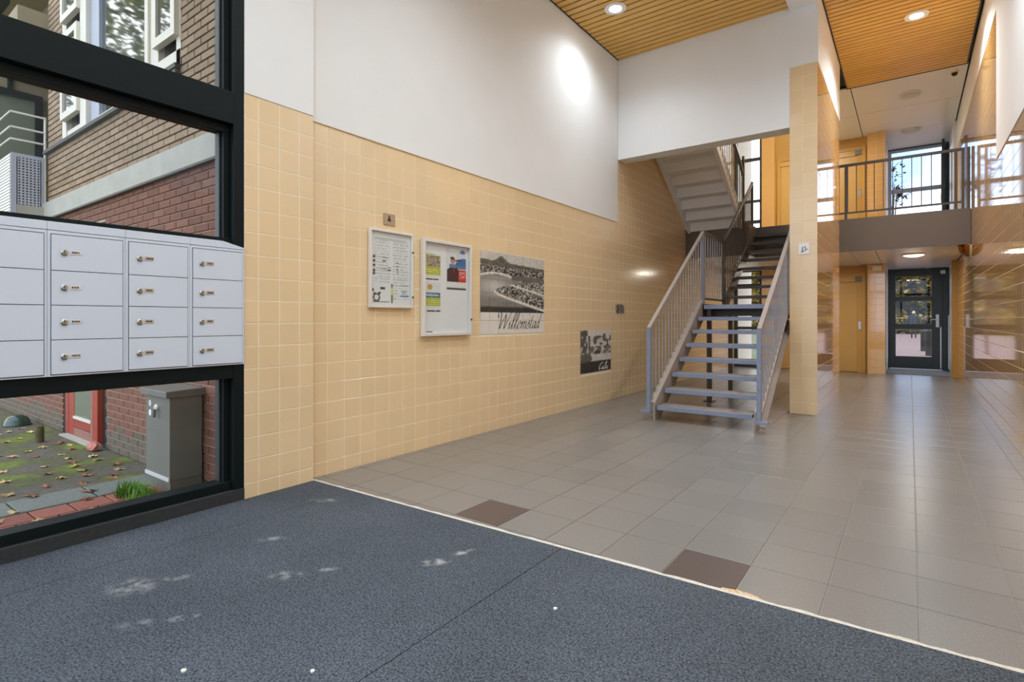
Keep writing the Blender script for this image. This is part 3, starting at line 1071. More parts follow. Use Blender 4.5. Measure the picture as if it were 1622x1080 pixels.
def stair_rail(x, dx, y0, z0, y1, z1, nbal, mt_top, mt_bal, zb0, zb1):
    """sloping handrail with bars; (y, z) of the handrail ends; zb = foot of the bars"""
    MB().bar((x + dx, y0, z0), (x + dx, y1, z1), 0.045, 0.04).build('handrail', mt_top, st, bevel=0.004)
    mb = None
    for k in range(1, nbal):
        f = k / nbal
        y = y0 + (y1 - y0) * f
        a, b = zb0 + (zb1 - zb0) * f, z0 + (z1 - z0) * f
        if mb is None:
            q = MB().tube([(0, 0, 0), (0, 0, b - a)], 0.0085, 6).build('baluster', mt_bal, st)
            q.data.transform(Matrix.Translation(org(st)))
            q.location = Vector((x + dx, y, a)) - org(st)
            mb = q.data
        else:
            inst(mb, 'baluster', st, (x + dx, y, a))


slope = RISE / GO
RH = 0.98
for x, dx in ((SX0, -0.05), (SX1, 0.05)):
    # newel at the foot
    ny = SY0 - 0.05
    n = MB().box(x + dx - 0.022, x + dx + 0.022, ny - 0.022, ny + 0.022, 0.12, 1.09).build('newel', M_nose, st, bevel=0.004)
    MB().box(x + dx * 1.6 - 0.06, x + dx * 1.6 + 0.06, ny - 0.05, ny + 0.05, 0.10, 0.125).build('foot_plate', M_nose, n)
    yT = LY0 + 0.22
    zT = 1.09 + slope * (yT - ny)
    stair_rail(x, dx, ny, 1.09, yT, zT, 19, M_rail, M_bal, 0.16, 0.16 + slope * (yT - ny))
    MB().box(x + dx - 0.022, x + dx + 0.022, yT - 0.022, yT + 0.022, LZ - 0.05, zT + 0.01).build('newel', M_steel, st, bevel=0.004)
    # level part along the landing, then up the second flight
    zL = zT
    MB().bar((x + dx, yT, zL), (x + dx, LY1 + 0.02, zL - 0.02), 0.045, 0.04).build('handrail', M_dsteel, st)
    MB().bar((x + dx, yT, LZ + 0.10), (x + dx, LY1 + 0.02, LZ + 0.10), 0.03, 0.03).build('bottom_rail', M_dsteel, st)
    nb = 9
    for k in range(1, nb):
        y = yT + (LY1 + 0.02 - yT) * k / nb
        MB().tube([(x + dx, y, LZ + 0.10), (x + dx, y, zL)], 0.008, 6).build('baluster', M_bal, st)
    MB().box(x + dx - 0.02, x + dx + 0.02, LY1, LY1 + 0.04, LZ - 0.1, zL).build('newel', M_dsteel, st)
    yU = YG - 0.02
    stair_rail(x, dx, LY1 + 0.02, zL - 0.02, yU, zL - 0.02 + slope * (yU - LY1 - 0.02), 18, M_dsteel, M_dsteel, LZ + 0.16, LZ + 0.16 + slope * (yU - LY1))  # upper bars stand backlit, that shade is put into their dark colour
    MB().box(x + dx - 0.02, x + dx + 0.02, yU - 0.02, yU + 0.02, ZF2 - 0.2, zL + slope * (yU - LY1)).build('newel', M_dsteel, st)

# ------------------------------------------------------------------ white flight to the next floor
uf = thing('upper_staircase', 'white closed-riser flight climbing over the stairs toward the lobby', 'staircase', (-3.1, 10.86, ZF2))
UX0, UX1 = -3.58, -2.58
for k in range(1, 13):
    y = 10.86 - GO * (k - 1)
    z = ZF2 + RISE * k
    s_ = MB()
    s_.box(UX0 + 0.05, UX1 - 0.03, y - GO - 0.02, y, z - 0.05, z)
    s_.box(UX0 + 0.05, UX1 - 0.03, y - 0.045, y, z - RISE - 0.05, z - 0.05)
    s_.build('step', M_white, uf, bevel=0.006)
for x in (UX0 + 0.02, UX1):
    zt = lambda yy: ZF2 + slope * (10.86 - yy)
    poly = [(10.92, ZF2 - 0.12), (10.92, ZF2 + 0.14), (10.8, ZF2 + 0.22), (7.98, zt(7.98) + 0.13), (7.98, zt(7.98) - 0.19)]
    MB().prism(poly, 'x', x - 0.03, x + 0.03).build('stringer', M_white, uf)
MB().bar((UX1 + 0.03, 10.9, ZF2 + 0.95), (UX1 + 0.03, 8.1, ZF2 + 0.95 + slope * 2.8), 0.05, 0.05).build('handrail', M_dsteel, uf)
for k in range(24):
    y = 10.85 - 0.115 * k
    MB().tube([(UX1 + 0.03, y, ZF2 + slope * (10.86 - y)), (UX1 + 0.03, y, ZF2 + 0.95 + slope * (10.9 - y))], 0.007, 6).build('baluster', M_dsteel, uf)
MB().box(UX1 + 0.01, UX1 + 0.05, 10.88, 10.92, ZF2, ZF2 + 1.3).build('newel', M_dsteel, uf)

# ------------------------------------------------------------------ entrance mat on the lobby floor
em = thing('entrance_mat', 'large dark blue-grey needle felt mat with pale smudges', 'mat', (-1.4, 0, 0))


def mat_edge(x):
    return 2.365 + (x + 3.56) * (2.505 - 2.365) / 4.36


xs = (XP, -3.14, -1.462, XR - 0.006)
for a, b in zip(xs[:-1], xs[1:]):
    MB().prism([(a + 0.002, YF + 0.15), (b - 0.002, YF + 0.15), (b - 0.002, mat_edge(b)), (a + 0.002, mat_edge(a))], 'z', -0.003, 0.009).build('mat_strip', M_carpet, em)
# pale edge of mortar along the mat
eb = MB()
RR = random.Random(3)
n = 90
pts_a, pts_b = [], []
for k in range(n + 1):
    x = XW + 0.01 + (XR - 0.01 - XW - 0.01) * k / n
    pts_a.append((x, mat_edge(x) - 0.004))
    pts_b.append((x, mat_edge(x) + 0.022 + RR.uniform(-0.005, 0.007)))
for k in range(n):
    p = [pts_a[k], pts_a[k + 1], pts_b[k + 1], pts_b[k]]
    eb.prism(p, 'z', -0.003, 0.0085)
struct(eb.build('trim_2', M_strip), 'pale mortar edge between mat and floor tiles')
ch = MB()
c0 = Vector((-0.60, 2.475))
ring = [(-0.085, 0.0), (-0.075, 0.035), (-0.04, 0.040), (-0.01, 0.052), (0.03, 0.05), (0.07, 0.038), (0.10, 0.02), (0.11, 0.0), (0.04, -0.012), (-0.03, -0.012)]
ch.prism([(c0.x + p[0], c0.y + p[1]) for p in ring], 'z', 0.0, 0.003)
tag(ch.build('tile_chip', M_rust), 'chipped pale patch at the mat edge beside the nearer brown tile', 'chip')
for (x, y, lab, s) in ((-1.175, 1.902, 'tiny white scrap on the mat in front of the two brown tiles', 0.009), (-1.983, 0.821, 'small white scrap on the mat at the lower left edge of the picture', 0.010),
                       (-1.628, 1.077, 'pale crumb on the mat at the bottom edge, right of a white scrap', 0.009)):
    mb = MB()
    ring = [(math.cos(a) * s * RR.uniform(0.7, 1.2), math.sin(a) * s * RR.uniform(0.6, 1.0)) for a in [i * 2 * math.pi / 8 for i in range(8)]]
    mb.prism([(x + p[0], y + p[1]) for p in ring], 'z', 0.009, 0.014)
    tag(mb.build('paper_scrap', M_debris), lab, 'scrap')

# ------------------------------------------------------------------ street window with the mailboxes
w1 = struct_empty('window_1', (XP, 0, 0), 'black framed street window around the mailboxes')
WY0, WY1 = YF, 1.845
gx = XP - 0.10


def wbar(y0, y1, z0, z1, x0=XP - 0.14, x1=XP, name='rail', mt=None, bev=0.003):
    return MB().box(x0, x1, y0, y1, z0, z1).build(name, mt or M_black, w1, bevel=bev)


wbar(1.775, WY1, 0, 5.2, name='mullion', x1=XP + 0.002)
wbar(1.735, 1.775, 0.14, 5.2, x0=XP - 0.16, x1=XP - 0.05, name='mullion_step')
wbar(1.722, 1.735, 0.14, 5.2, x0=XP - 0.14, x1=XP - 0.085, name='glazing_bead', mt=M_sill)
wbar(-1.0, -0.9, 0, 5.2, name='mullion')
wbar(YF, YF + 0.1, 0, 5.2, name='mullion')
wbar(YF + 0.1, 1.775, 2.475, 2.685, name='transom', x1=XP + 0.004)
wbar(YF + 0.1, 1.775, 2.425, 2.475, x1=XP - 0.045, name='transom_lip')
wbar(YF + 0.1, 1.775, 1.675, 1.733, x1=XP - 0.03, name='rail')
wbar(YF + 0.1, 1.775, 0.815, 0.905, x1=XP - 0.004, name='rail')
wbar(YF + 0.1, 1.775, 0.085, 0.142, x1=XP - 0.02, name='rail')
wbar(YF + 0.1, WY1, 0.0, 0.085, x1=XP + 0.006, name='sill', mt=M_sill)
wbar(YF + 0.1, 1.775, 5.05, 5.2, name='rail')
for (a, b) in ((-0.9, 1.74), (YF + 0.1, -1.0)):
    for (c, e) in ((2.685, 5.05), (1.733, 2.425), (0.142, 0.815)):
        MB().box(gx - 0.003, gx + 0.003, a, b, c, e).build('pane', M_glass, w1)
MB().box(XP - 0.13, XP - 0.05, YF + 0.1, 0.478, 0.905, 1.675).build('infill_panel', M_mail, w1)
struct(MB().box(XP - 0.3, XP, YF, 1.845, 5.2, 5.7).build('wall_front_upper', M_plaster), 'wall above the street window')

# glazed street front behind the camera
wf = struct_empty('window_4', (-1.4, YF, 0), 'glazed street front')
for x in (XP, -2.5, -1.45, -0.4, XR - 0.06):
    MB().box(x, x + 0.07, YF - 0.1, YF, 0, 5.2).build('mullion', M_black, wf)
for z in (0, 2.45, 5.1):
    MB().box(XP + 0.07, XR, YF - 0.1, YF, z, z + 0.1).build('transom', M_black, wf)
for a, b in ((XP + 0.07, -2.5), (-2.43, -1.45), (-1.38, -0.4), (-0.33, XR - 0.06)):
    for c, e in ((0.1, 2.45), (2.55, 5.1)):
        MB().box(a, b, YF - 0.053, YF - 0.047, c, e).build('pane', M_glass, wf)
struct(MB().box(-4.0, 1.2, YF - 0.1, YF, 5.2, 5.7).build('wall_front', M_plaster), 'wall above the glazed street front')

# ------------------------------------------------------------------ mailboxes
MZ = (0.916, 1.095, 1.274, 1.453, 1.640)
units = ((0.480, 0.825, 'leftmost white mailbox column, cut off by the picture edge'), (0.825, 1.168, 'white mailbox column second from the left, with four locked doors'),
         (1.168, 1.506, 'white mailbox column third from the left, second from the tiled pier'), (1.506, 1.842, 'white mailbox column next to the tiled pier'))
for (a, b, lab) in units:
    t = thing('mailbox_unit', lab, 'mailbox', (XP, (a + b) / 2, 0.905), 'white mailbox columns in the street window')
    body = MB().box(XP - 0.13, XP + 0.010, a + 0.0006, b - 0.0006, 0.906, 1.658).build('body', M_mail, t, bevel=0.0015)
    # sloping cap
    hi = 1.704
    if b > 1.8:
        prof = [(a + 0.0006, 1.66), (b - 0.0006, 1.66), (b - 0.0006, 1.672), (b - 0.14, hi), (a + 0.0006, hi)]
    else:
        prof = [(a + 0.0006, 1.66), (b - 0.0006, 1.66), (b - 0.0006, hi), (a + 0.0006, hi)]
    MB().prism(prof, 'x', XP - 0.05, XP + 0.012).build('cap', M_mail, t, bevel=0.0015)
    MB().box(XP + 0.0095, XP + 0.0108, a + 0.0125, b - 0.0125, 0.9135, 1.6425).build('door_gap', M_lock, t)
    for k in range(4):
        dz0, dz1 = MZ[k] + 0.002, MZ[k + 1] - 0.002
        d = MB().box(XP + 0.0105, XP + 0.0155, a + 0.0155, b - 0.0155, dz0, dz1).build('door', M_mail, t, bevel=0.001)
        zc = dz0 + (dz1 - dz0) * 0.52
        yl = a + 0.068
        lk = MB().lathe((XP + 0.0155, yl, zc), [(0.0135, 0.0), (0.0135, 0.006), (0.011, 0.008)], 18, 'x').build('lock', M_chrome, d)
        MB().box(XP + 0.0235, XP + 0.0245, yl - 0.002, yl + 0.002, zc - 0.007, zc + 0.007).build('keyhole', M_ink, d)
        MB().tube([(XP + 0.02, yl - 0.014, zc - 0.006), (XP + 0.021, yl - 0.006, zc - 0.015), (XP + 0.021, yl + 0.008, zc - 0.014)], 0.003, 6).build('lock_tab', M_lock, d)
        MB().box(XP + 0.0155, XP + 0.018, yl + 0.024, yl + 0.070, zc - 0.0095, zc + 0.0115).build('name_plate', M_plate if a > 1.1 else M_alu, d)
        pr_ = MB()
        yy = yl + 0.031
        while yy < yl + 0.062:
            wd = R.uniform(0.003, 0.007)
            pr_.box(XP + 0.018, XP + 0.0184, yy, yy + wd, zc - 0.004, zc + 0.006)
            yy += wd + 0.002
        pr_.build('name_print', M_ink, d)


# ------------------------------------------------------------------ prints
def vnoise(x, y, seed=0):
    def h(i, j):
        v = np.sin(i * 127.1 + j * 311.7 + seed * 74.7) * 43758.5453
        return v - np.floor(v)
    i, j = np.floor(x), np.floor(y)
    fx, fy = x - i, y - j
    fx, fy = fx * fx * (3 - 2 * fx), fy * fy * (3 - 2 * fy)
    return (h(i, j) * (1 - fx) + h(i + 1, j) * fx) * (1 - fy) + (h(i, j + 1) * (1 - fx) + h(i + 1, j + 1) * fx) * fy


def printed(name, parent, x, y0, y1, z0, z1, ny, nz, func, material, uv=None, thick=0.002, base=None):
    """thin sheet facing +x whose print comes from func(u, v); uv = the part of the picture it carries"""
    ua, ub, va, vb = uv or (0, 1, 0, 1)
    Y = np.linspace(y0, y1, ny + 1)
    Z = np.linspace(z0, z1, nz + 1)
    U = np.linspace(ua, ub, ny + 1)
    V = np.linspace(va, vb, nz + 1)
    UU, VV = np.meshgrid(U, V)
    rgb = np.clip(func(UU, VV), 0, 1).reshape(-1, 3)
    o0 = org(parent) if parent is not None else Vector(((x), (y0 + y1) / 2, z0))
    vs = [(x - o0.x, yy - o0.y, zz - o0.z) for zz in Z for yy in Y]
    nr = ny + 1
    fs = [(j * nr + i, j * nr + i + 1, (j + 1) * nr + i + 1, (j + 1) * nr + i) for j in range(nz) for i in range(ny)]
    n0 = len(vs)
    vs += [(x - thick - o0.x, yy - o0.y, zz - o0.z) for zz in (z0, z1) for yy in (y0, y1)]
    c = [0, ny, nz * nr, nz * nr + ny]
    fs += [(n0, n0 + 1, c[1], c[0]), (c[2], c[3], n0 + 3, n0 + 2), (n0, c[0], c[2], n0 + 2), (c[1], n0 + 1, n0 + 3, c[3])]
    me = bpy.data.meshes.new(name)
    me.from_pydata(vs, [], fs)
    me.materials.append(material)
    at = me.color_attributes.new('print', 'FLOAT_COLOR', 'POINT')
    cols = np.ones((len(vs), 4), dtype=np.float32)
    cols[:n0, :3] = rgb
    cols[n0:, :3] = rgb.mean(axis=0)
    at.data.foreach_set('color', cols.ravel())
    o = bpy.data.objects.new(name, me)
    COL.objects.link(o)
    if parent is not None:
        o.parent = parent
    else:
        o.location = o0
    ORG[o.name] = Vector(o0)
    return o


def mixc(a, b, t):
    t = np.clip(t, 0, 1)[..., None]
    return a * (1 - t) + b * t


def gray(v):
    v = np.clip(v, 0, 1)
    return np.stack([v, v * 0.96, v * 0.90], axis=-1)


def img_town(u, v):
    """old aerial view: ridge, harbour water, a built-up spit of land; caption strip below"""
    q = (v - 0.27) / 0.73
    n1 = vnoise(u * 60, q * 60, 1)
    n2 = vnoise(u * 22, q * 26, 2)
    roofs = np.where(vnoise(u * 64 + q * 10, q * 62 - u * 14, 3) > 0.55, 0.62, 0.05) * (0.35 + 0.8 * n1) + 0.05 * n2
    g = 0.16 + 0.10 * vnoise(u * 5, q * 14, 4) + 0.05 * n1
    g = g + 0.30 * np.exp(-((u - 0.22) / 0.25) ** 2 - ((q - 0.42) / 0.12) ** 2)      # bright water
    g = np.where(q < 0.09, 0.03 + 0.02 * n1, g)
    far = q > 0.60 + 0.05 * np.sin(u * 7) + 0.03 * n2                                   # far shore
    g = np.where(far, roofs * 0.8, g)
    shore = np.abs(q - (0.60 + 0.05 * np.sin(u * 7))) < 0.018
    g = np.where(shore, 0.72, g)
    chan = (u > 0.45) & (q > 0.53 - 0.02 * np.sin(u * 9)) & (q < 0.64)
    g = np.where(chan, 0.12 + 0.05 * n1, g)
    # spit of land
    up = 0.34 + 0.24 * np.sqrt(np.clip((u - 0.20) / 0.8, 0, 1))
    dn = 0.34 - 0.30 * np.clip((u - 0.20) / 0.8, 0, 1) ** 0.8
    spit = (u > 0.20) & (q < up) & (q > dn)
    g = np.where(spit, roofs, g)
    edge = (u > 0.19) & (np.abs(q - dn) < 0.022)
    g = np.where(edge, 0.78, g)
    street = spit & (np.abs(q - (0.47 - 0.28 * (u - 0.45))) < 0.018)
    g = np.where(street, 0.70, g)
    ridge = 0.86 + 0.10 * np.exp(-((u - 0.30) / 0.07) ** 2) - 0.06 * u + 0.012 * n2
    hill = (q > 0.78 - 0.02 * u) & (q <= ridge)
    g = np.where(hill, 0.07 + 0.10 * n2, g)
    g = np.where(q > ridge, 0.52 + 0.12 * n2, g)
    g = np.where(v < 0.27, 0.74, g)
    return gray(g)


def img_street(u, v):
    n1 = vnoise(u * 40, v * 50, 5)
    n2 = vnoise(u * 12, v * 14, 6)
    g = 0.62 + 0.1 * n2
    g = np.where(v > 0.52, np.where(vnoise(u * 9, v * 12, 7) > 0.60, 0.10, 0.66), g)
    g = np.where((v > 0.42) & (v < 0.62) & (vnoise(u * 16, v * 20, 8) > 0.45), 0.07 + 0.2 * n1, g)
    g = np.where((u < 0.30) & (v > 0.46), 0.10 + 0.45 * (vnoise(u * 22, v * 12, 9) > 0.6), g)
    g = np.where((u > 0.24) & (v > 0.86), 0.72, g)
    g = np.where((np.hypot((u - 0.15) / 0.2, (v - 0.33) / 0.13) < 1), 0.08 + 0.1 * n1, g)
    g = np.where((np.hypot((u - 0.54) / 0.11, (v - 0.47) / 0.05) < 1), 0.06, g)
    g = np.where((np.abs(u - 0.88) < 0.02) & (v > 0.62) & (v < 0.74), 0.03, g)
    g = np.where((np.abs(u - 0.76) < 0.05) & (v > 0.74) & (v < 0.9), 0.12, g)
    g = np.where(v < 0.27, 0.025 + 0.02 * n1, g)
    return gray(g)


def img_small(u, v):
    n1 = vnoise(u * 12, v * 12, 10)
    g = 0.06 + 0.25 * n1
    top = 0.86 + 0.12 * np.sin(u * 3.14)
    g = np.where(v > top, 0.62, g)
    g = np.where(v < 0.12, 0.66, g)
    g = np.where((np.abs(u - 0.25) < 0.04) | (np.abs(u - 0.62) < 0.04), 0.03, g)
    return gray(g)


def tile_picture(name, label, area, nu, nv, func, res):
    y0, y1, z0, z1 = area
    t = thing(name, label, 'tile picture', (XW, (y0 + y1) / 2, z0))
    for i in range(nu):
        for j in range(nv):
            a, b = y0 + (y1 - y0) * i / nu, y0 + (y1 - y0) * (i + 1) / nu
            c, e = z0 + (z1 - z0) * j / nv, z0 + (z1 - z0) * (j + 1) / nv
            printed('tile', t, XW + 0.0065, a + 0.0022, b - 0.0022, c + 0.0022, e - 0.0022, res, res, func, M_ptile,
                    (i / nu, (i + 1) / nu, j / nv, (j + 1) / nv), 0.006)
    return t


tw = tile_picture('tile_picture', 'large black-and-white printed tile picture of a harbour town captioned Willemstad', PIC_W, 8, 6, img_town, 16)
tc = tile_picture('tile_picture', 'small black-and-white printed tile picture of a street scene with white script', PIC_C, 6, 4, img_street, 12)
ts = thing('tile_picture', 'smallest dark printed tile picture on the left wall near the stairs', 'tile picture', (XW, (PIC_S[0] + PIC_S[1]) / 2, PIC_S[2]))
for i in range(2):
    a, b = PIC_S[0] + 0.155 * i, PIC_S[0] + 0.155 * (i + 1)
    printed('tile', ts, XW + 0.0068, a + 0.002, b - 0.002, PIC_S[2], PIC_S[3], 14, 14, img_small, M_ptile, (i / 2, (i + 1) / 2, 0, 1), 0.0035)

# lettering in a slanted script, drawn with a broad pen
GLYPH = {
    'W': (1.95, [[(-0.05, 1.55), (-0.3, 1.75), (-0.2, 2.15), (0.1, 2.2), (0.28, 1.6), (0.42, 0.05), (0.62, 0.9), (1.0, 2.0)], [(1.0, 2.0), (1.1, 1.0), (1.18, 0.05), (1.5, 1.2), (1.85, 2.3), (2.0, 2.2)]]),
    'i': (0.48, [[(-0.05, 0.55), (0.05, 0.95), (0.05, 0.3), (0.15, 0.02), (0.42, 0.45)], [(0.12, 1.5), (0.17, 1.62)]]),
    'l': (0.52, [[(-0.08, 0.45), (0.3, 1.5), (0.36, 2.1), (0.2, 2.2), (0.08, 1.6), (0.06, 0.35), (0.18, 0.02), (0.46, 0.45)]]),
    'e': (0.64, [[(-0.05, 0.36), (0.3, 0.54), (0.45, 0.88), (0.26, 1.08), (0.02, 0.66), (0.06, 0.14), (0.30, 0.0), (0.60, 0.4)]]),
    'm': (1.12, [[(-0.04, 0.6), (0.08, 1.0), (0.08, 0.02)], [(0.08, 0.6), (0.30, 1.02), (0.44, 0.9), (0.44, 0.02)], [(0.44, 0.6), (0.68, 1.02), (0.82, 0.9), (0.82, 0.2), (0.92, 0.02), (1.08, 0.35)]]),
    's': (0.60, [[(-0.05, 0.3), (0.30, 1.2), (0.24, 0.85), (0.44, 0.4), (0.28, 0.0), (0.02, 0.12)]]),
    't': (0.50, [[(0.12, 1.85), (0.06, 0.35), (0.18, 0.02), (0.46, 0.4)], [(-0.12, 1.15), (0.4, 1.2)]]),
    'a': (0.68, [[(0.42, 0.85), (0.2, 1.02), (0.0, 0.55), (0.1, 0.02), (0.36, 0.4), (0.46, 0.98)], [(0.46, 1.0), (0.42, 0.25), (0.5, 0.02), (0.66, 0.3)]]),
    'd': (0.72, [[(0.42, 0.85), (0.2, 1.02), (0.0, 0.55), (0.1, 0.02), (0.36, 0.4), (0.46, 0.98)], [(0.58, 2.35), (0.46, 1.2), (0.42, 0.25), (0.5, 0.02), (0.66, 0.3)]]),
    'C': (1.0, [[(0.72, 1.7), (0.6, 2.1), (0.3, 2.0), (0.05, 1.2), (0.1, 0.3), (0.4, 0.02), (0.85, 0.5)]]),
    'u': (0.72, [[(-0.04, 0.6), (0.06, 1.0), (0.04, 0.3), (0.16, 0.02), (0.36, 0.4), (0.46, 1.0)], [(0.46, 1.0), (0.44, 0.2), (0.54, 0.02), (0.7, 0.35)]]),
    'b': (0.62, [[(-0.06, 0.4), (0.24, 1.5), (0.3, 2.1), (0.16, 2.2), (0.06, 1.5), (0.04, 0.3), (0.2, 0.02), (0.42, 0.35), (0.36, 0.9), (0.2, 0.85)]]),
}


def smooth(pts, k=6):
    out = []
    P = [pts[0]] + list(pts) + [pts[-1]]
    for i in range(1, len(P) - 2):
        p0, p1, p2, p3 = P[i - 1], P[i], P[i + 1], P[i + 2]
        for j in range(k):
            t = j / k
            out.append(tuple(0.5 * (2 * p1[d] + (p2[d] - p0[d]) * t + (2 * p0[d] - 5 * p1[d] + 4 * p2[d] - p3[d]) * t * t + (3 * p1[d] - p0[d] - 3 * p2[d] + p3[d]) * t ** 3) for d in (0, 1)))
    out.append(pts[-1])
    return out


def script(word, y0, y1, zb, zh, x, material, parent, nib=0.20, slant=0.34):
    """word written from y0 to y1, base line at zb, x-height zh, on the plane x"""
    adv = sum(GLYPH[c][0] for c in word)
    sc = (y1 - y0) / (adv + 2.2 * slant)
    mb = MB()
    cx = 0.0
    na, nb_ = nib * math.cos(0.35), nib * math.sin(0.35)
    for ch_ in word:
        wd, strokes = GLYPH[ch_]
        for s_ in strokes:
            pts = smooth(s_)
            P = [((cx + p[0] + slant * p[1]) * sc + y0, p[1] * zh + zb) for p in pts]
            h1, h2 = na * sc * 0.9, nb_ * zh * 0.9
            for a, b in zip(P[:-1], P[1:]):
                q = [(a[0] - h1 / 2, a[1] - h2 / 2), (a[0] + h1 / 2, a[1] + h2 / 2), (b[0] + h1 / 2, b[1] + h2 / 2), (b[0] - h1 / 2, b[1] - h2 / 2)]
                mb.add([(x, p[0], p[1]) for p in q], [(0, 1, 2, 3)])
        cx += wd
    return mb.build('lettering', material, parent)


script('Willemstad', 4.66, 5.58, 1.092, 0.084, XW + 0.0072, M_ink, tw, nib=0.165)
script('Cuba', 7.06, 7.43, 0.472, 0.050, XW + 0.0072, M_paper, tc, nib=0.24)


# ------------------------------------------------------------------ notice boards
def bar_text(mask_rows, u, v):
    return mask_rows


def img_notice(u, v):
    g = np.full(u.shape, 0.80)
    row = np.floor(v * 52)
    lines_ = (np.mod(row, 2) == 0) & (vnoise(u * 60, row * 3.7, 11) > 0.35)
    lcol = (u > 0.08) & (u < 0.46)
    rcol = (u > 0.54) & (u < 0.94)
    txt = lines_ & ((lcol & (v > 0.30) & (v < 0.90)) | (rcol & (v > 0.08) & (v < 0.90)))
    fade = 0.16 + 0.12 * vnoise(u * 3, v * 4, 12)
    g = np.where(txt, g - fade, g)
    g = np.where((v > 0.90) & (v < 0.93) & (u > 0.08) & (u < 0.9), 0.58, g)
    c = np.stack([g, g * 1.01, g * 1.05], axis=-1)

    def put(mask, col):
        c[mask] = col
    for vv in (0.66, 0.60, 0.54, 0.47, 0.43):
        put((np.hypot((u - 0.07) / 0.035, (v - vv) / 0.022) < 1), (0.10, 0.10, 0.11))
    for (a, b, vv) in ((0.26, 0.42, 0.655), (0.28, 0.36, 0.61), (0.26, 0.38, 0.50), (0.40, 0.50, 0.485), (0.40, 0.5, 0.52)):
        put((u > a) & (u < b) & (np.abs(v - vv) < 0.009), (0.08, 0.08, 0.10))
    for vv in (0.60, 0.55, 0.50, 0.45):
        put((np.hypot((u - 0.66) / 0.02, (v - vv) / 0.012) < 1), (0.10, 0.10, 0.10))
    put((u > 0.22) & (u < 0.34) & (v > 0.215) & (v < 0.245), (0.02, 0.03, 0.12))
    put((np.abs(u - 0.52) < 0.022) & (v > 0.03) & (v < 0.30), (0.10, 0.22, 0.10))
    put((np.abs(u - 0.52) < 0.022) & (v > 0.14) & (v < 0.24), (0.62, 0.66, 0.22))
    put((u > 0.74) & (u < 0.96) & (np.abs(v - 0.28) < 0.008), (0.06, 0.20, 0.34))
    put((u > 0.74) & (u < 0.96) & (np.abs(v - 0.13) < 0.008), (0.05, 0.16, 0.40))
    put((u > 0.78) & (u < 0.88) & (np.abs(v - 0.195) < 0.018), (0.30, 0.50, 0.60))
    put((np.abs(np.hypot((u - 0.13) / 0.07, (v - 0.10) / 0.05) - 1) < 0.25), (0.12, 0.12, 0.12))
    for (a, b) in ((0.04, 0.20), (0.08, 0.15), (0.2, 0.16)):
        put((np.hypot((u - a) / 0.03, (v - b) / 0.02) < 1), (0.08, 0.08, 0.08))
    put((u > 0.04) & (u < 0.44) & (np.abs(v - 0.04) < 0.006), (0.05, 0.05, 0.05))
    return c


def board_frame(name, label, y0, y1, z0, z1, depth, fw, mt_back):
    t = thing(name, label, 'notice board', (XW, (y0 + y1) / 2, z0))
    xb = XW + 0.005
    MB().box(xb, xb + 0.008, y0 + fw / 2, y1 - fw / 2, z0 + fw / 2, z1 - fw / 2).build('back_board', mt_back, t)
    for (a, b, c, e) in ((y0, y0 + fw, z0, z1), (y1 - fw, y1, z0, z1), (y0 + fw, y1 - fw, z0, z0 + fw), (y0 + fw, y1 - fw, z1 - fw, z1)):
        MB().box(xb, xb + depth, a, b, c, e).build('frame_bar', M_alu, t, bevel=0.003)
    MB().box(xb + depth - 0.010, xb + depth - 0.007, y0 + fw, y1 - fw, z0 + fw, z1 - fw).build('pane', M_glass, t)
    return t


nb1 = board_frame('notice_case', 'narrower silver framed notice case filled with printed notices, nearest the pier', 2.922, 3.41, 1.30, 1.968, 0.03, 0.022, M_board)
printed('notice_sheet', nb1, XW + 0.015, 2.948, 3.385, 1.326, 1.942, 66, 96, img_notice, M_print)
for z in (1.40, 1.80):
    MB().lathe((XW + 0.035, 3.399, z), [(0.009, 0), (0.009, 0.006), (0.006, 0.008)], 14, 'x').build('lock', M_lock, nb1)
nb2 = board_frame('notice_case', 'taller silver framed notice case holding three posters', 3.52, 4.202, 1.045, 1.953, 0.045, 0.030, M_board)
MB().lathe((XW + 0.05, 4.187, 1.20), [(0.010, 0), (0.010, 0.006), (0.006, 0.008)], 14, 'x').build('lock', M_lock, nb2)
MB().box(XW + 0.0435, XW + 0.044, 3.56, 3.64, 1.082, 1.090).build('maker_mark', M_lock, nb2)


def img_po1(u, v):
    n = vnoise(u * 14, v * 16, 21)
    n2 = vnoise(u * 9, v * 9, 22)
    c = np.full(u.shape + (3,), 0.78)
    ph = v > 0.50
    dark = np.stack([0.10 + 0.5 * n, 0.08 + 0.42 * n, 0.06 + 0.36 * n2], axis=-1)
    c = np.where((ph & (v < 0.93))[..., None], dark, c)
    gr = np.stack([0.50 + 0 * u, 0.52 + 0 * u, 0.05 + 0 * u], axis=-1)
    c = np.where(((v > 0.18) & (v <= 0.50))[..., None], gr, c)
    tx = (np.mod(np.floor(v * 40), 3) == 0) & (vnoise(u * 30, np.floor(v * 40), 23) > 0.4) & (v > 0.22) & (v < 0.46) & (u > 0.1) & (u < 0.9)
    c = np.where(tx[..., None], np.array([0.72, 0.74, 0.45]), c)
    c = np.where(((v > 0.95) & (u < 0.6))[..., None], np.array([0.55, 0.58, 0.12]), c)
    c = np.where(((v < 0.05) & (vnoise(u * 12, v, 24) > 0.3))[..., None], np.array([0.05, 0.05, 0.05]), c)
    return c


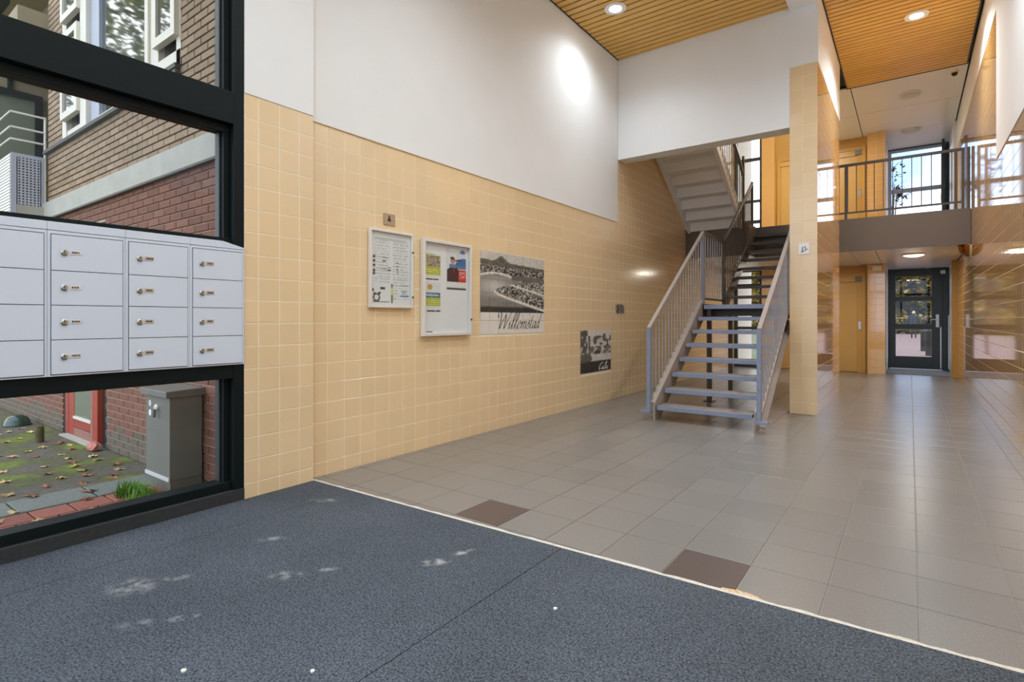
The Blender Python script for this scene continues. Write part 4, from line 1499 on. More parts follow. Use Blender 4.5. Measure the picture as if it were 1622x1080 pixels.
def img_po2(u, v):
    n = vnoise(u * 8, v * 8, 31)
    c = np.full(u.shape + (3,), 0.76)
    c[..., 2] += 0.06
    c = np.where(((np.hypot((u - 0.30) / 0.16, (v - 0.84) / 0.10) < 1))[..., None], np.array([0.62, 0.36, 0.12]), c)
    bl = (v > 0.48) & (v < 0.66)
    c = np.where(bl[..., None], np.stack([0.06 + 0.1 * n, 0.14 + 0.15 * n, 0.26 + 0.2 * n], axis=-1), c)
    tx = (v > 0.55) & (v < 0.585) & (vnoise(u * 20, v * 2, 32) > 0.35)
    c = np.where(tx[..., None], np.array([0.8, 0.8, 0.8]), c)
    c = np.where(((v > 0.18) & (v <= 0.48))[..., None], np.array([0.50, 0.52, 0.06]), c)
    t2 = (np.mod(np.floor(v * 40), 3) == 0) & (vnoise(u * 30, np.floor(v * 40), 33) > 0.4) & (v > 0.22) & (v < 0.44) & (u > 0.1) & (u < 0.9)
    c = np.where(t2[..., None], np.array([0.70, 0.72, 0.40]), c)
    c = np.where(((v < 0.05) & (vnoise(u * 12, v, 34) > 0.3))[..., None], np.array([0.05, 0.05, 0.05]), c)
    return c


def img_po3(u, v):
    n = vnoise(u * 10, v * 12, 41)
    c = np.stack([0.66 + 0.14 * n, 0.68 + 0.14 * n, 0.78 + 0.1 * n], axis=-1)

    def put(m, col):
        c[m] = col
    put((u > 0.45) & (v > 0.55) & (v < 0.78) & (v < 0.60 + 0.35 * (u - 0.3)), (0.04, 0.16, 0.42))
    put((u > 0.50) & (v > 0.50) & (v < 0.58), (0.10, 0.22, 0.34))
    put((np.hypot((u - 0.82) / 0.14, (v - 0.93) / 0.055) < 1), (0.12, 0.20, 0.55))
    put((u > 0.40) & (u < 0.75) & (np.abs(v - (0.70 + 0.10 * (u - 0.4))) < 0.022), (0.03, 0.05, 0.12))
    # a figure in a dark jacket with a blue collar
    put((np.abs(u - 0.33) < 0.33 - 0.28 * np.clip((v - 0.46) / 0.14, 0, 1)) & (v > 0.18) & (v < 0.60), (0.05, 0.02, 0.035))
    put((np.abs(u - 0.30) < 0.17) & (v > 0.53) & (v < 0.62), (0.14, 0.22, 0.45))
    put((np.hypot((u - 0.30) / 0.11, (v - 0.695) / 0.075) < 1), (0.50, 0.27, 0.18))
    put((np.hypot((u - 0.29) / 0.125, (v - 0.755) / 0.038) < 1), (0.10, 0.05, 0.03))
    put((np.abs(u - 0.36) < 0.012) & (v > 0.42) & (v < 0.52), (0.5, 0.05, 0.05))
    put((u > 0.60) & (v > 0.18) & (v < 0.50), (0.66, 0.04, 0.045))
    tx = (u > 0.65) & (u < 0.94) & (v > 0.24) & (v < 0.46) & (np.mod(np.floor(v * 44), 2) == 0) & (vnoise(u * 26, np.floor(v * 44), 42) > 0.35)
    put(tx, (0.80, 0.45, 0.42))
    put(v < 0.16, (0.80, 0.80, 0.82))
    put((v < 0.05), (0.05, 0.07, 0.12))
    return c


for (y0, y1, z0, z1, fn, lab) in ((3.575, 3.775, 1.575, 1.82, img_po1, 'upper of two small green and white posters in the taller notice case'),
                                  (3.575, 3.775, 1.275, 1.55, img_po2, 'lower of two small green and white posters in the taller notice case'),
                                  (3.865, 4.145, 1.495, 1.90, img_po3, 'larger poster of a dark-jacketed figure beside a red block in the taller case')):
    tag(printed('poster', None, XW + 0.0150, y0, y1, z0, z1, 44, 56, fn, M_print, None, 0.0015), lab, 'poster')

# small lift pictogram above the first case
pg = thing('pictogram_plate', 'small brown square plate with a dark figure above the narrower notice case', 'sign', (XW + 0.005, 3.152, 2.01))
M_bronze = mat('brown_anodised_plate', srgb(176, 150, 126), 0.4)
MB().box(XW + 0.005, XW + 0.010, 3.089, 3.216, 2.015, 2.115).build('plate', M_bronze, pg, bevel=0.002)
fg = MB()
fg.lathe((XW + 0.010, 3.148, 2.089), [(0.0085, 0.0), (0.0085, 0.001)], 14, 'x')
fg.prism([(3.139, 2.080), (3.157, 2.080), (3.163, 2.062), (3.168, 2.048), (3.128, 2.048), (3.133, 2.062)], 'x', XW + 0.010, XW + 0.011)
fg.build('figure', M_ink, pg)

# paper card on the column
cd = thing('paper_card', 'small white card with a handwritten mark on the tiled column', 'card', (-1.077, YB - 0.006, 2.02))
MB().box(-1.138, -1.017, YB - 0.0085, YB - 0.0055, 2.025, 2.165).build('card', M_paper, cd)
mk = MB()
mk.bar((-1.108, YB - 0.009, 2.050), (-1.035, YB - 0.009, 2.090), 0.001, 0.010)
mk.bar((-1.096, YB - 0.009, 2.070), (-1.091, YB - 0.009, 2.118), 0.001, 0.010, (1, 0, 0))
mk.bar((-1.060, YB - 0.009, 2.090), (-1.068, YB - 0.009, 2.125), 0.001, 0.010, (1, 0, 0))
mk.bar((-1.096, YB - 0.009, 2.068), (-1.100, YB - 0.009, 2.056), 0.001, 0.010, (1, 0, 0))
mk.build('handwriting', M_sill, cd)

# quarter-dome mirror under the gallery edge, camera dome on the gallery ceiling
qd = thing('dome_mirror', 'amber quarter-dome mirror in the corner under the gallery edge', 'mirror', (XR - 0.006, 11.58, 2.41))
mb = MB()
N = 16
c = Vector((XR - 0.006, 11.60, 2.42))
for i in range(N + 1):
    th = math.pi / 2 * i / N
    for j in range(N + 1):
        ph = math.pi / 2 + math.pi * j / N
        mb.v.append((c.x + 0.16 * math.cos(th) * math.cos(ph), c.y + 0.16 * math.cos(th) * math.sin(ph), c.z - 0.19 * math.sin(th)))
for i in range(N):
    for j in range(N):
        a = i * (N + 1) + j
        mb.f.append((a, a + 1, a + N + 2, a + N + 1))
mb.build('dome', M_amber, qd, smooth=True)
rim = [(c.x - 0.002, c.y - 0.163 * math.cos(a), c.z - 0.193 * math.sin(a)) for a in [math.pi * k / 20 for k in range(21)]]
MB().tube(rim, 0.008, 6).build('rim', M_cream, qd, smooth=True)
cm = thing('dome_camera', 'small dark dome camera on the white gallery ceiling near the right wall', 'camera', (0.60, 11.62, ZC2))
MB().lathe((0.60, 11.62, ZC2), [(0.06, 0.0), (0.06, -0.03), (0.05, -0.04)], 20).build('base', M_ivory, cm)
MB().lathe((0.60, 11.62, ZC2), [(0.045, -0.04), (0.042, -0.065), (0.025, -0.085), (0.004, -0.09)], 20).build('dome', M_smoke, cm, smooth=True)

# ------------------------------------------------------------------ outside: ground
GZ = -0.05
gd = struct(MB().box(-70, -3.72, -40, 90, GZ - 0.3, GZ).build('ground', M_ground), 'mossy ground outside the street window')
struct(MB().box(-3.72, 70, -40, YF - 0.1, GZ - 0.3, GZ).build('ground', M_stone), 'pavement in front of the building')
gp = struct(MB().box(-3.72, 70, YD + 0.35, 90, -0.35, -0.03).build('ground_back', M_paving), 'pink brick paving behind the building')
struct(MB().box(1.2, 70, YF - 0.1, YD + 0.35, GZ - 0.3, GZ).build('ground', M_stone), 'pavement beside the building')
# kerb: red pavers along the frame and grey slabs beside them
y, k = -1.6, 0
cells_r, cells_g = [], []
while y < 1.62:
    cells_r.append((-4.56, -4.34, y + 0.1, y + 0.305))
    cells_r.append((-4.34, -4.12, y, y + 0.205))
    cells_r.append((-4.12, -3.90, y - 0.1, y + 0.105))
    cells_r.append((-3.90, -3.72, y, y + 0.205))
    y += 0.205
lay(gd, 'paver', cells_r, 'z', 1, GZ - 0.006, 0.022, 0.010, M_klink, ch=0.004)
y = -1.6
while y < 1.45:
    cells_g.append((-4.92, -4.56, y, y + 0.42))
    y += 0.42
lay(gd, 'kerb_slab', cells_g, 'z', 1, GZ - 0.006, 0.026, 0.012, M_stone, ch=0.005)
# larger mossy paving slabs
M_slab = M_ground

# ------------------------------------------------------------------ outside: brick facade at right angles to the window
FY = 1.90
fb = struct(MB().box(-8.08, -3.72, FY, FY + 0.30, GZ, 3.14).build('wall_facade', M_mort), 'brick facade outside the street window')
for (a, b) in ((-8.08, -7.58), (-4.62, -3.72)):
    MB().box(a, b, FY, FY + 0.30, 3.14, 6.4).build('upper_wall', M_mort2, fb)
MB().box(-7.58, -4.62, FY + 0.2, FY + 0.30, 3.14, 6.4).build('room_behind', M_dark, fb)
MB().box(-20, -8.08, FY, FY + 0.30, GZ - 0.1, 2.36).build('lower_wall', M_mort, fb)
BW, BH = 0.2175, 0.0635
DOOR = (-7.46, -6.34)


def brick_cells(x0, x1, z0, z1, holes=()):
    out = []
    r = 0
    z = z0
    while z < z1 - 0.02:
        zt = min(z + BH, z1)
        off = (r % 2) * BW / 2
        xx = x1
        first = True
        while xx > x0 + 0.01:
            wd = BW - off if first and off else BW
            xa = max(xx - wd, x0)
            segs = [(xa, xx)]
            for h in holes:
                if h[2] < (z + zt) / 2 < h[3]:
                    ns = []
                    for (p, q) in segs:
                        if q <= h[0] or p >= h[1]:
                            ns.append((p, q))
                        else:
                            if p < h[0]:
                                ns.append((p, h[0]))
                            if q > h[1]:
                                ns.append((h[1], q))
                    segs = ns
            for (p, q) in segs:
                if q - p > 0.03:
                    out.append((p, q, z, zt))
            xx = xa
            first = False
        z = zt
        r += 1
    return out


dh = (DOOR[0] - 0.09, DOOR[1] + 0.09, -1, 2.15)
M_brickw = mat('weathered_grey_brick', srgb(108, 98, 86), 0.9, var=0.12, noise=(30, 0.15), bump=(60, 0.5))
RB = random.Random(9)
low = [(*c_, M_brickw) if (c_[0] < -4.95 and c_[2] < 0.16 + RB.uniform(-0.07, 0.09)) else c_ for c_ in brick_cells(-14, -3.72, GZ, 2.36, [dh])]
lay(fb, 'brick', low, 'y', -1, FY, 0.012, 0.011, M_brick, ch=0.003)
WIN = (-7.58, -4.62, 3.14, 6.2)
# buff bricks sit on their own darker mortar bed
MB().box(-8.08, -3.72, FY - 0.002, FY, 2.55, 3.13).build('mortar_bed', M_mort2, fb)
lay(fb, 'brick', brick_cells(-8.08, -3.72, 2.55, 6.4, [WIN]), 'y', -1, FY - 0.002, 0.014, 0.011, M_brick2, ch=0.003)
lay(fb, 'brick', [(a, b, c, e) for (a, b, c, e) in
                  [(FY + 0.002, FY + 0.11, 2.55 + BH * k, 2.55 + BH * (k + 1)) for k in range(60)]], 'x', -1, -8.08, 0.012, 0.011, M_brick2, limit=60, ch=0.003)
bd = MB().box(-14, -3.74, FY - 0.05, FY, 2.36, 2.55).build('concrete_band', M_conc, fb, bevel=0.006)
MB().box(-14, -3.74, FY - 0.05, FY - 0.02, 2.345, 2.36).build('drip_edge', M_ledge, fb)
MB().box(-8.1, -4.60, FY - 0.06, FY + 0.05, 3.11, 3.15).build('window_ledge', M_ledge, fb, bevel=0.004)
MB().box(-3.80, -3.74, 1.80, 1.90, GZ, 5.6).build('corner_strip', M_conc, fb)

# window in the upper facade
wo = struct_empty('window_5', (-6.1, FY, 3.15), 'cream framed window in the buff brick facade outside')


def fwin(x0, x1, z0, z1, y0, y1, name='frame', mt=None, parent=None):
    return MB().box(x0, x1, y0, y1, z0, z1).build(name, mt or M_cream, parent or wo, bevel=0.004)


fwin(-7.58, -7.44, 3.15, 6.2, FY - 0.01, FY + 0.1)
fwin(-6.92, -6.74, 3.15, 6.2, FY - 0.03, FY + 0.1, 'post')
fwin(-6.74, -6.50, 3.15, 6.2, FY + 0.01, FY + 0.1, 'post', M_perf)
fwin(-5.27, -5.20, 3.15, 6.2, FY - 0.03, FY + 0.1, 'post')
fwin(-5.20, -5.04, 3.15, 6.2, FY - 0.01, FY + 0.1, 'post')
fwin(-4.70, -4.62, 3.15, 6.2, FY - 0.01, FY + 0.1)
fwin(-7.44, -6.92, 3.15, 3.26, FY, FY + 0.1, 'sill')
fwin(-6.50, -5.27, 3.15, 3.22, FY, FY + 0.1, 'sill')
fwin(-5.04, -4.62, 3.20, 3.34, FY - 0.01, FY + 0.1, 'sill')
for (a, b, z0, z1, out) in ((-7.46, -6.92, 3.36, 4.28, 0.06), (-7.46, -6.92, 4.42, 6.1, 0.06), (-5.06, -4.64, 3.44, 6.1, 0.05)):
    s_ = MB()
    for (p, q, r_, t_) in ((a, a + 0.07, z0, z1), (b - 0.07, b, z0, z1), (a + 0.07, b - 0.07, z0, z0 + 0.07), (a + 0.07, b - 0.07, z1 - 0.07, z1)):
        s_.box(p, q, FY - out, FY - out + 0.05, r_, t_)
    so = s_.build('sash', M_cream, wo)
    MB().box(a + 0.07, b - 0.07, FY - out + 0.02, FY - out + 0.03, z0 + 0.07, z1 - 0.07).build('pane', M_mirrorglass, so)
MB().box(-6.50, -5.27, FY + 0.04, FY + 0.05, 3.22, 6.2).build('pane', M_mirrorglass, wo)
MB().box(-7.44, -6.92, FY + 0.04, FY + 0.05, 3.26, 6.2).build('pane', M_mirrorglass, wo)
MB().box(-5.04, -4.70, FY + 0.04, FY + 0.05, 3.34, 6.2).build('pane', M_mirrorglass, wo)
MB().box(-5.0, -4.60, FY - 0.06, FY + 0.0, 3.165, 3.20).build('ledge', M_ledge, wo)

# red door in the facade
rd = struct_empty('door_6', (-7.0, FY, GZ), 'faded red glazed door in the brick facade outside')
MB().box(DOOR[0] - 0.09, DOOR[1] + 0.09, FY - 0.002, FY + 0.16, GZ, 2.15).build('recess_shade', M_dark, rd)  # flat dark box standing in for the shade of a set-back door
MB().box(DOOR[0], DOOR[0] + 0.10, FY - 0.012, FY + 0.02, -0.03, 2.1).build('door_frame', M_redd, rd, bevel=0.004)
MB().box(DOOR[1] - 0.14, DOOR[1], FY - 0.05, FY + 0.02, 0.0, 2.1).build('door_frame', M_redd, rd, bevel=0.004)
MB().box(DOOR[0] + 0.10, DOOR[0] + 0.28, FY - 0.008, FY + 0.02, -0.03, 2.1).build('stile', M_redd, rd, bevel=0.003)
MB().box(DOOR[1] - 0.30, DOOR[1] - 0.14, FY - 0.02, FY + 0.02, -0.03, 2.1).build('stile', M_redd2, rd, bevel=0.003)
MB().box(DOOR[0] + 0.28, DOOR[1] - 0.30, FY - 0.006, FY + 0.02, 0.055, 0.15).build('bottom_panel', M_redd, rd, bevel=0.003)
MB().box(DOOR[0] + 0.28, DOOR[1] - 0.30, FY - 0.012, FY + 0.02, -0.04, 0.05).build('kick_board', M_redd2, rd, bevel=0.003)
MB().box(DOOR[0] + 0.28, DOOR[1] - 0.30, FY - 0.02, FY + 0.02, 0.15, 0.175).build('glazing_bar', M_cream, rd)
MB().box(DOOR[0] + 0.28, DOOR[1] - 0.30, FY - 0.004, FY + 0.01, 0.175, 2.0).build('pane', M_doorglass, rd)
MB().box(DOOR[0] + 0.05, DOOR[1] - 0.10, FY - 0.08, FY + 0.0, GZ, -0.035).build('threshold', M_conc, rd)

# balcony and loggia beyond the brick pier
lo_ = struct(MB().box(-20, -8.30, 3.2, 3.4, 2.3, 9.4).build('wall_loggia', M_beige), 'beige back wall of the balcony loggia outside')
MB().box(-8.30, -8.095, FY + 0.12, 3.4, 2.36, 9.4).build('side_wall', M_beige, lo_)
MB().box(-20, -8.095, 1.62, 3.4, 7.4, 7.6).build('soffit', M_beige, lo_)
MB().bar((-9.2, 1.7, 5.3), (-12.5, 1.7, 5.3), 0.14, 0.18).build('beam', M_black, lo_)
MB().box(-20, -8.095, 1.62, 3.4, 4.55, 4.75).build('soffit', M_beige, lo_)
MB().box(-20, -8.095, 1.62, 3.4, 2.36, 2.50).build('floor_slab', M_conc, lo_)
MB().box(-9.60, -9.40, 1.45, 3.3, 2.50, 4.55).build('end_wall', M_beige, lo_)
lf = MB()
lf.box(-9.40, -9.33, 2.05, 2.12, 2.50, 4.15)
lf.box(-9.40, -9.33, 1.45, 2.12, 4.09, 4.17)
lf.box(-9.40, -9.36, 1.78, 1.83, 4.17, 4.34)
lf.build('loggia_frame', M_black, lo_)
MB().box(-9.40, -9.385, 1.45, 2.05, 2.50, 4.09).build('pane', M_doorglass, lo_)
ba = thing('balcony_railing', 'grey perforated balcony front with three white rails outside', 'railing', (-8.15, 1.6, 2.4))
BX, BYO = -8.13, 1.57
pn = MB()
z0, z1, y0, y1 = 2.36, 3.08, BYO, FY - 0.03
for (a, b) in ((y0, y0 + 0.055), (y1 - 0.045, y1)):
    pn.box(BX, BX + 0.01, a, b, z0, z1)
pn.box(BX, BX + 0.01, y0 + 0.055, y1 - 0.045, z1 - 0.04, z1)
ph, pitch = 0.5, 0.031
n_y = int((y1 - 0.045 - y0 - 0.055) / pitch)
py = (y1 - 0.045 - y0 - 0.055) / n_y
for k in range(n_y + 1):
    yy = y0 + 0.055 + py * k
    pn.box(BX, BX + 0.01, yy - py * 0.25, yy + py * 0.25, z0, z1 - 0.04)
zz = z0
while zz < z1 - 0.04:
    pn.box(BX + 0.0005, BX + 0.0095, y0 + 0.055, y1 - 0.045, zz, zz + 0.016)
    zz += 0.031
pn.build('perforated_panel', M_perf, ba)
MB().box(BX - 0.05, BX - 0.04, y0, y1, z0, z1).build('hole_shade', M_dark, ba)  # dark sheet standing in for the shade seen through the holes
zz = 2.36
while zz < 3.07:
    MB().box(-11.5, BX - 0.002, BYO - 0.006, BYO + 0.004, zz, zz + 0.026).build('slat', M_wsteel, ba)
    zz += 0.034
for z in (3.235, 3.37, 3.54):
    MB().tube([(BX, FY - 0.03, z), (BX, BYO, z), (-11.5, BYO, z)], 0.012, 8).build('rail', M_wsteel, ba)
MB().tube([(BX, FY - 0.03, 2.36), (BX, FY - 0.03, 3.55)], 0.013, 8).build('post', M_wsteel, ba)
for z in (2.5, 3.05, 3.30, 2.8):
    MB().tube([(BX, FY - 0.03, z), (BX + 0.02, FY + 0.02, z)], 0.010, 6).build('bracket', M_black, ba)

# ------------------------------------------------------------------ outside: utility cabinet, bits on the ground
uc = thing('utility_cabinet', 'grey-green metal utility cabinet against the brick facade outside', 'cabinet', (-4.55, 1.76, GZ))
CXa, CXb, CYa, CYb = -4.63, -4.22, 1.655, 1.875
MB().box(CXa, CXb, CYa, CYb, GZ + 0.10, 0.645).build('body', M_cab, uc, bevel=0.004)
MB().box(CXa + 0.01, CXb - 0.005, CYa + 0.006, CYb, GZ, GZ + 0.10).build('plinth', M_cab, uc)
MB().box(CXa, CXb + 0.0, CYa - 0.008, CYa, GZ + 0.10, GZ + 0.125).build('door_drip', M_alu, uc)
cap = [(CYa - 0.03, 0.645), (CYb + 0.012, 0.645), (CYb + 0.012, 0.70), (CYa - 0.03, 0.69)]
MB().prism(cap, 'x', CXa - 0.03, CXb + 0.02).build('lid', M_cab, uc, bevel=0.004)
lk = MB().lathe((CXb - 0.20, CYa, 0.56), [(0.024, 0.0), (0.024, -0.012), (0.018, -0.02)], 18, 'y').build('lock', M_alu, uc)
MB().tube([(CXb - 0.20, CYa - 0.02, 0.55), (CXb - 0.195, CYa - 0.026, 0.49)], 0.009, 6).build('lock_cover', M_lock, lk)
for z in (0.58, 0.51):
    MB().lathe((CXb - 0.33, CYa, z), [(0.024, 0.0), (0.024, -0.003)], 18, 'y').build('sticker', M_alu if z > 0.55 else M_paper, uc)

tag(MB().lathe((-7.15, 1.60, GZ), [(0.038, 0.0), (0.038, 0.12), (0.035, 0.165), (0.02, 0.17), (0.004, 0.17)], 14).build('timber_stump', M_moss_post, smooth=False), 'short mossy timber stump on the ground left of the red door', 'post')
gdm = thing('green_dome', 'dark green plastic dome lying on the ground at the far left', 'lid', (-8.5, 1.72, GZ))
prof = [(0.001, 0.125), (0.045, 0.12), (0.09, 0.095), (0.115, 0.055), (0.125, 0.012), (0.13, 0.0)]
MB().lathe((-8.5, 1.70, GZ), prof[::-1], 24).build('shell', M_green, gdm, smooth=True)
MB().lathe((-8.5, 1.70, GZ), [(0.136, 0.0), (0.136, 0.012)], 24).build('rim', M_green, gdm)
# pink stone by the red door
mb = MB()
bm_pts = []
ico = bmesh.new()
bmesh.ops.create_icosphere(ico, subdivisions=2, radius=0.055)
RN = random.Random(5)
for v in ico.verts:
    f = RN.uniform(0.8, 1.15)
    mb.v.append((-6.25 + v.co.x * f * 1.2, 1.80 + v.co.y * f, GZ + 0.04 + v.co.z * f * 0.9))
mb.f = [tuple(v.index for v in f.verts) for f in ico.faces]
ico.free()
tag(mb.build('stone', M_pink), 'rough pink stone on the ground by the red door', 'stone')
# grass tuft
tg = MB()
RG = random.Random(11)
for k in range(420):
    a = RG.uniform(0, 2 * math.pi)
    r = 0.19 * math.sqrt(RG.random())
    bx, by = -4.34 + r * math.cos(a) * 1.15, 1.49 + r * math.sin(a) * 0.5
    hgt = RG.uniform(0.05, 0.12)
    lx, ly = RG.uniform(-0.07, 0.07), RG.uniform(-0.05, 0.05)
    wv = RG.uniform(0.003, 0.006)
    ca, sa = math.cos(a + 1.3) * wv, math.sin(a + 1.3) * wv
    tg.add([(bx - ca, by - sa, GZ), (bx + ca, by + sa, GZ), (bx + lx * 0.5 + ca * 0.7, by + ly * 0.5 + sa * 0.7, GZ + hgt * 0.65), (bx + lx * 0.5 - ca * 0.7, by + ly * 0.5 - sa * 0.7, GZ + hgt * 0.65), (bx + lx, by + ly, GZ + hgt)],
           [(0, 1, 2, 3), (3, 2, 4)])
o = tg.build('grass_tuft', M_grass, recalc=False)
tag(o, 'tuft of bright green grass in front of the utility cabinet', 'grass')
o['kind'] = 'stuff'

# fallen leaves, each one an object
lmesh = []
for k in range(5):
    RL = random.Random(40 + k)
    n = 14
    vs = [(0, 0, 0.006)]
    for i in range(n):
        a = 2 * math.pi * i / n
        rr = (0.045 if i % 2 == 0 else 0.028) * RL.uniform(0.8, 1.25)
        vs.append((rr * math.cos(a) * 1.25, rr * math.sin(a) * 0.8, RL.uniform(0.0, 0.020)))
    fs = [(0, 1 + i, 1 + (i + 1) % n) for i in range(n)]
    n0 = len(vs)
    vs += [(p[0], p[1], p[2] - 0.0015) for p in vs]
    fs += [(n0, n0 + 1 + (i + 1) % n, n0 + 1 + i) for i in range(n)]
    fs += [(1 + i, n0 + 1 + i, n0 + 1 + (i + 1) % n, 1 + (i + 1) % n) for i in range(n)]
    for q in range(3):
        me = bpy.data.meshes.new('fallen_leaf')
        me.from_pydata(vs, [], fs)
        me.materials.append(M_leaf[q])
        lmesh.append(me)
RL = random.Random(77)
spots = [(-4.60, 1.40), (-4.66, 1.47), (-4.72, 1.33), (-4.50, 1.32), (-4.62, 1.28), (-4.28, 1.46), (-4.20, 1.50), (-5.3, 1.48), (-5.42, 1.42), (-5.5, 1.50), (-4.95, 1.36),
         (-5.05, 1.30), (-5.2, 1.20), (-4.30, 0.95), (-4.05, 1.05), (-4.12, 1.12), (-3.95, 1.30), (-4.45, 0.80), (-4.6, 0.9), (-6.0, 1.72), (-6.1, 1.66), (-5.8, 1.70), (-5.7, 1.62),
         (-5.9, 1.55), (-6.3, 1.62), (-6.5, 1.70), (-6.6, 1.60), (-6.9, 1.70), (-7.0, 1.62), (-6.8, 1.55), (-7.2, 1.45), (-7.4, 1.40), (-7.5, 1.52), (-7.7, 1.38), (-7.9, 1.42), (-6.4, 1.40),
         (-5.6, 1.30), (-5.9, 1.35), (-5.15, 1.62), (-5.3, 1.70), (-5.0, 1.60), (-4.1, 1.42), (-5.6, 1.05), (-4.9, 1.05), (-8.2, 1.45), (-6.7, 1.20)]
def leaf_ok(x, y, done):
    if CXa - 0.1 < x < CXb + 0.1 and y > CYa - 0.10:
        return False
    if math.hypot((x + 4.34) / 0.40, (y - 1.49) / 0.24) < 1:
        return False
    if math.hypot(x + 8.5, y - 1.7) < 0.25 or math.hypot(x + 7.15, y - 1.6) < 0.16 or math.hypot(x + 6.25, y - 1.8) < 0.2:
        return False
    return all(math.hypot(x - p[0], y - p[1]) > 0.155 for p in done)


done, tries = [], 0
for p in spots:
    if leaf_ok(p[0], p[1], done):
        done.append(p)
while len(done) < 64 and tries < 4000:
    tries += 1
    x, y = RL.uniform(-8.4, -4.0), RL.uniform(0.75, 1.76)
    if RL.random() < 0.4:
        y = RL.uniform(1.5, 1.76)
    if leaf_ok(x, y, done):
        done.append((x, y))
for i, (x, y) in enumerate(done):
    ci = RL.choice((0, 0, 0, 1, 1, 2))
    o = bpy.data.objects.new('fallen_leaf', lmesh[3 * RL.randrange(5) + ci])
    COL.objects.link(o)
    zb = GZ + (0.020 if x > -4.98 and y < 1.6 else 0.0)
    o.location = (x, y, zb + 0.002)
    o.rotation_euler = (RL.uniform(-0.1, 0.1), RL.uniform(-0.1, 0.1), RL.uniform(0, 6.28))
    s_ = RL.uniform(0.65, 1.0)
    o.scale = (s_, s_, s_)
    where = 'on the kerb stones under the street window' if x > -4.95 and y < 1.25 else 'beside the grass tuft at the cabinet' if x > -4.95 else 'on the moss along the brick wall' if y > 1.48 and x > -6.2 else \
        'near the red door' if x > -7.05 and y > 1.3 else 'around the mossy timber stump' if y > 1.25 else 'out on the open mossy ground'
    tag(o, ('dry tan', 'brown', 'yellow')[ci] + ' fallen leaf ' + where, 'leaf', 'fallen leaves outside the window')


# ------------------------------------------------------------------ trees
def foliage(name, label, centre, radii, n, size, material, trunk_h, seed, trunk_r=0.16, clumps=26, cat='tree', group=None, branches=6):
    rr = random.Random(seed)
    cx, cy, cz = centre
    t = thing(name, label, cat, (cx, cy, GZ), group)
    if trunk_h:
        tb = MB().tube([(cx, cy, GZ), (cx + 0.1, cy, cz * 0.5), (cx, cy + 0.1, cz)], [trunk_r, trunk_r * 0.75, trunk_r * 0.3], 8)
        for k in range(branches):
            a = rr.uniform(0, 6.28)
            tb.tube([(cx + 0.05, cy, cz * 0.55), (cx + math.cos(a) * radii[0] * 0.4, cy + math.sin(a) * radii[1] * 0.4, cz), (cx + math.cos(a) * radii[0] * 0.8, cy + math.sin(a) * radii[1] * 0.8, cz + radii[2] * rr.uniform(-0.2, 0.6))],
                    [trunk_r * 0.5, trunk_r * 0.3, trunk_r * 0.1], 6)
        tb.build('trunk', M_trunk, t)
    cl = []
    for k in range(clumps):
        while True:
            p = (rr.uniform(-1, 1), rr.uniform(-1, 1), rr.uniform(-1, 1))
            if p[0] ** 2 + p[1] ** 2 + p[2] ** 2 < 1:
                break
        cl.append((cx + p[0] * radii[0] * 0.85, cy + p[1] * radii[1] * 0.85, cz + p[2] * radii[2] * 0.85, rr.uniform(0.18, 0.42)))
    vs, fs = [], []
    for i in range(n):
        c_ = cl[rr.randrange(clumps)]
        while True:
            p = (rr.uniform(-1, 1), rr.uniform(-1, 1), rr.uniform(-1, 1))
            if p[0] ** 2 + p[1] ** 2 + p[2] ** 2 < 1:
                break
        x, y_, z = c_[0] + p[0] * radii[0] * c_[3], c_[1] + p[1] * radii[1] * c_[3], c_[2] + p[2] * radii[2] * c_[3]
        if z < GZ + 0.05:
            continue
        a, b = rr.uniform(0, 6.28), rr.uniform(-0.9, 0.9)
        s_ = size * rr.uniform(0.6, 1.3)
        d1 = Vector((math.cos(a) * math.cos(b), math.sin(a) * math.cos(b), math.sin(b))) * s_
        d2 = Vector((-math.sin(a), math.cos(a), rr.uniform(-0.5, 0.5))).normalized() * s_ * 0.55
        q = Vector((x, y_, z))
        n0 = len(vs)
        vs += [tuple(q - d1), tuple(q + d2), tuple(q + d1), tuple(q - d2)]
        fs.append((n0, n0 + 1, n0 + 2, n0 + 3))
    mb = MB()
    mb.v, mb.f = vs, fs
    mb.build('foliage', material, t, recalc=False)
    return t


hx = [(-12.9, 63, 'leftmost bushy autumn tree of the nearer row behind the building'), (-4.3, 63, 'bushy autumn tree left of the walking person'), (4.3, 63, 'bushy autumn tree right of the walking person'),
      (12.9, 63, 'rightmost bushy autumn tree of the nearer row behind the building'), (-8.6, 70, 'left autumn tree of the farther row'), (0.0, 70, 'autumn tree of the farther row straight behind the walking person'), (8.6, 70, 'right autumn tree of the farther row')]
for i, (x, y, lab) in enumerate(hx):
    foliage('autumn_tree', lab, (x, y, 3.9), (3.2, 2.3, 4.2), 18000 if y > 65 else 11000, 0.45, M_hedge, True, 100 + i, 0.2, 130 if y > 65 else 44, group='trees behind the building')
foliage('young_tree', 'slender tree with sparse dark leaves outside the gallery window', (-0.62, 25.5, 6.35), (0.62, 0.6, 1.05), 200, 0.10, mat('dark_leaf', (0.02, 0.025, 0.015), 0.7), True, 200, 0.05, 12, branches=10)
foliage('street_tree', 'leafy tree mirrored in the facade window outside', (-21.5, -4.0, 9.2), (4.2, 4.2, 4.5), 7000, 0.16, M_foliage, True, 300, 0.25, 40)
# low hedge bank behind the paving
foliage('hedge', 'low autumn hedge in front of the trees behind the building', (-1.0, 58, 0.7), (14, 0.9, 0.9), 9000, 0.22, M_hedge, False, 400, clumps=80, cat='hedge')

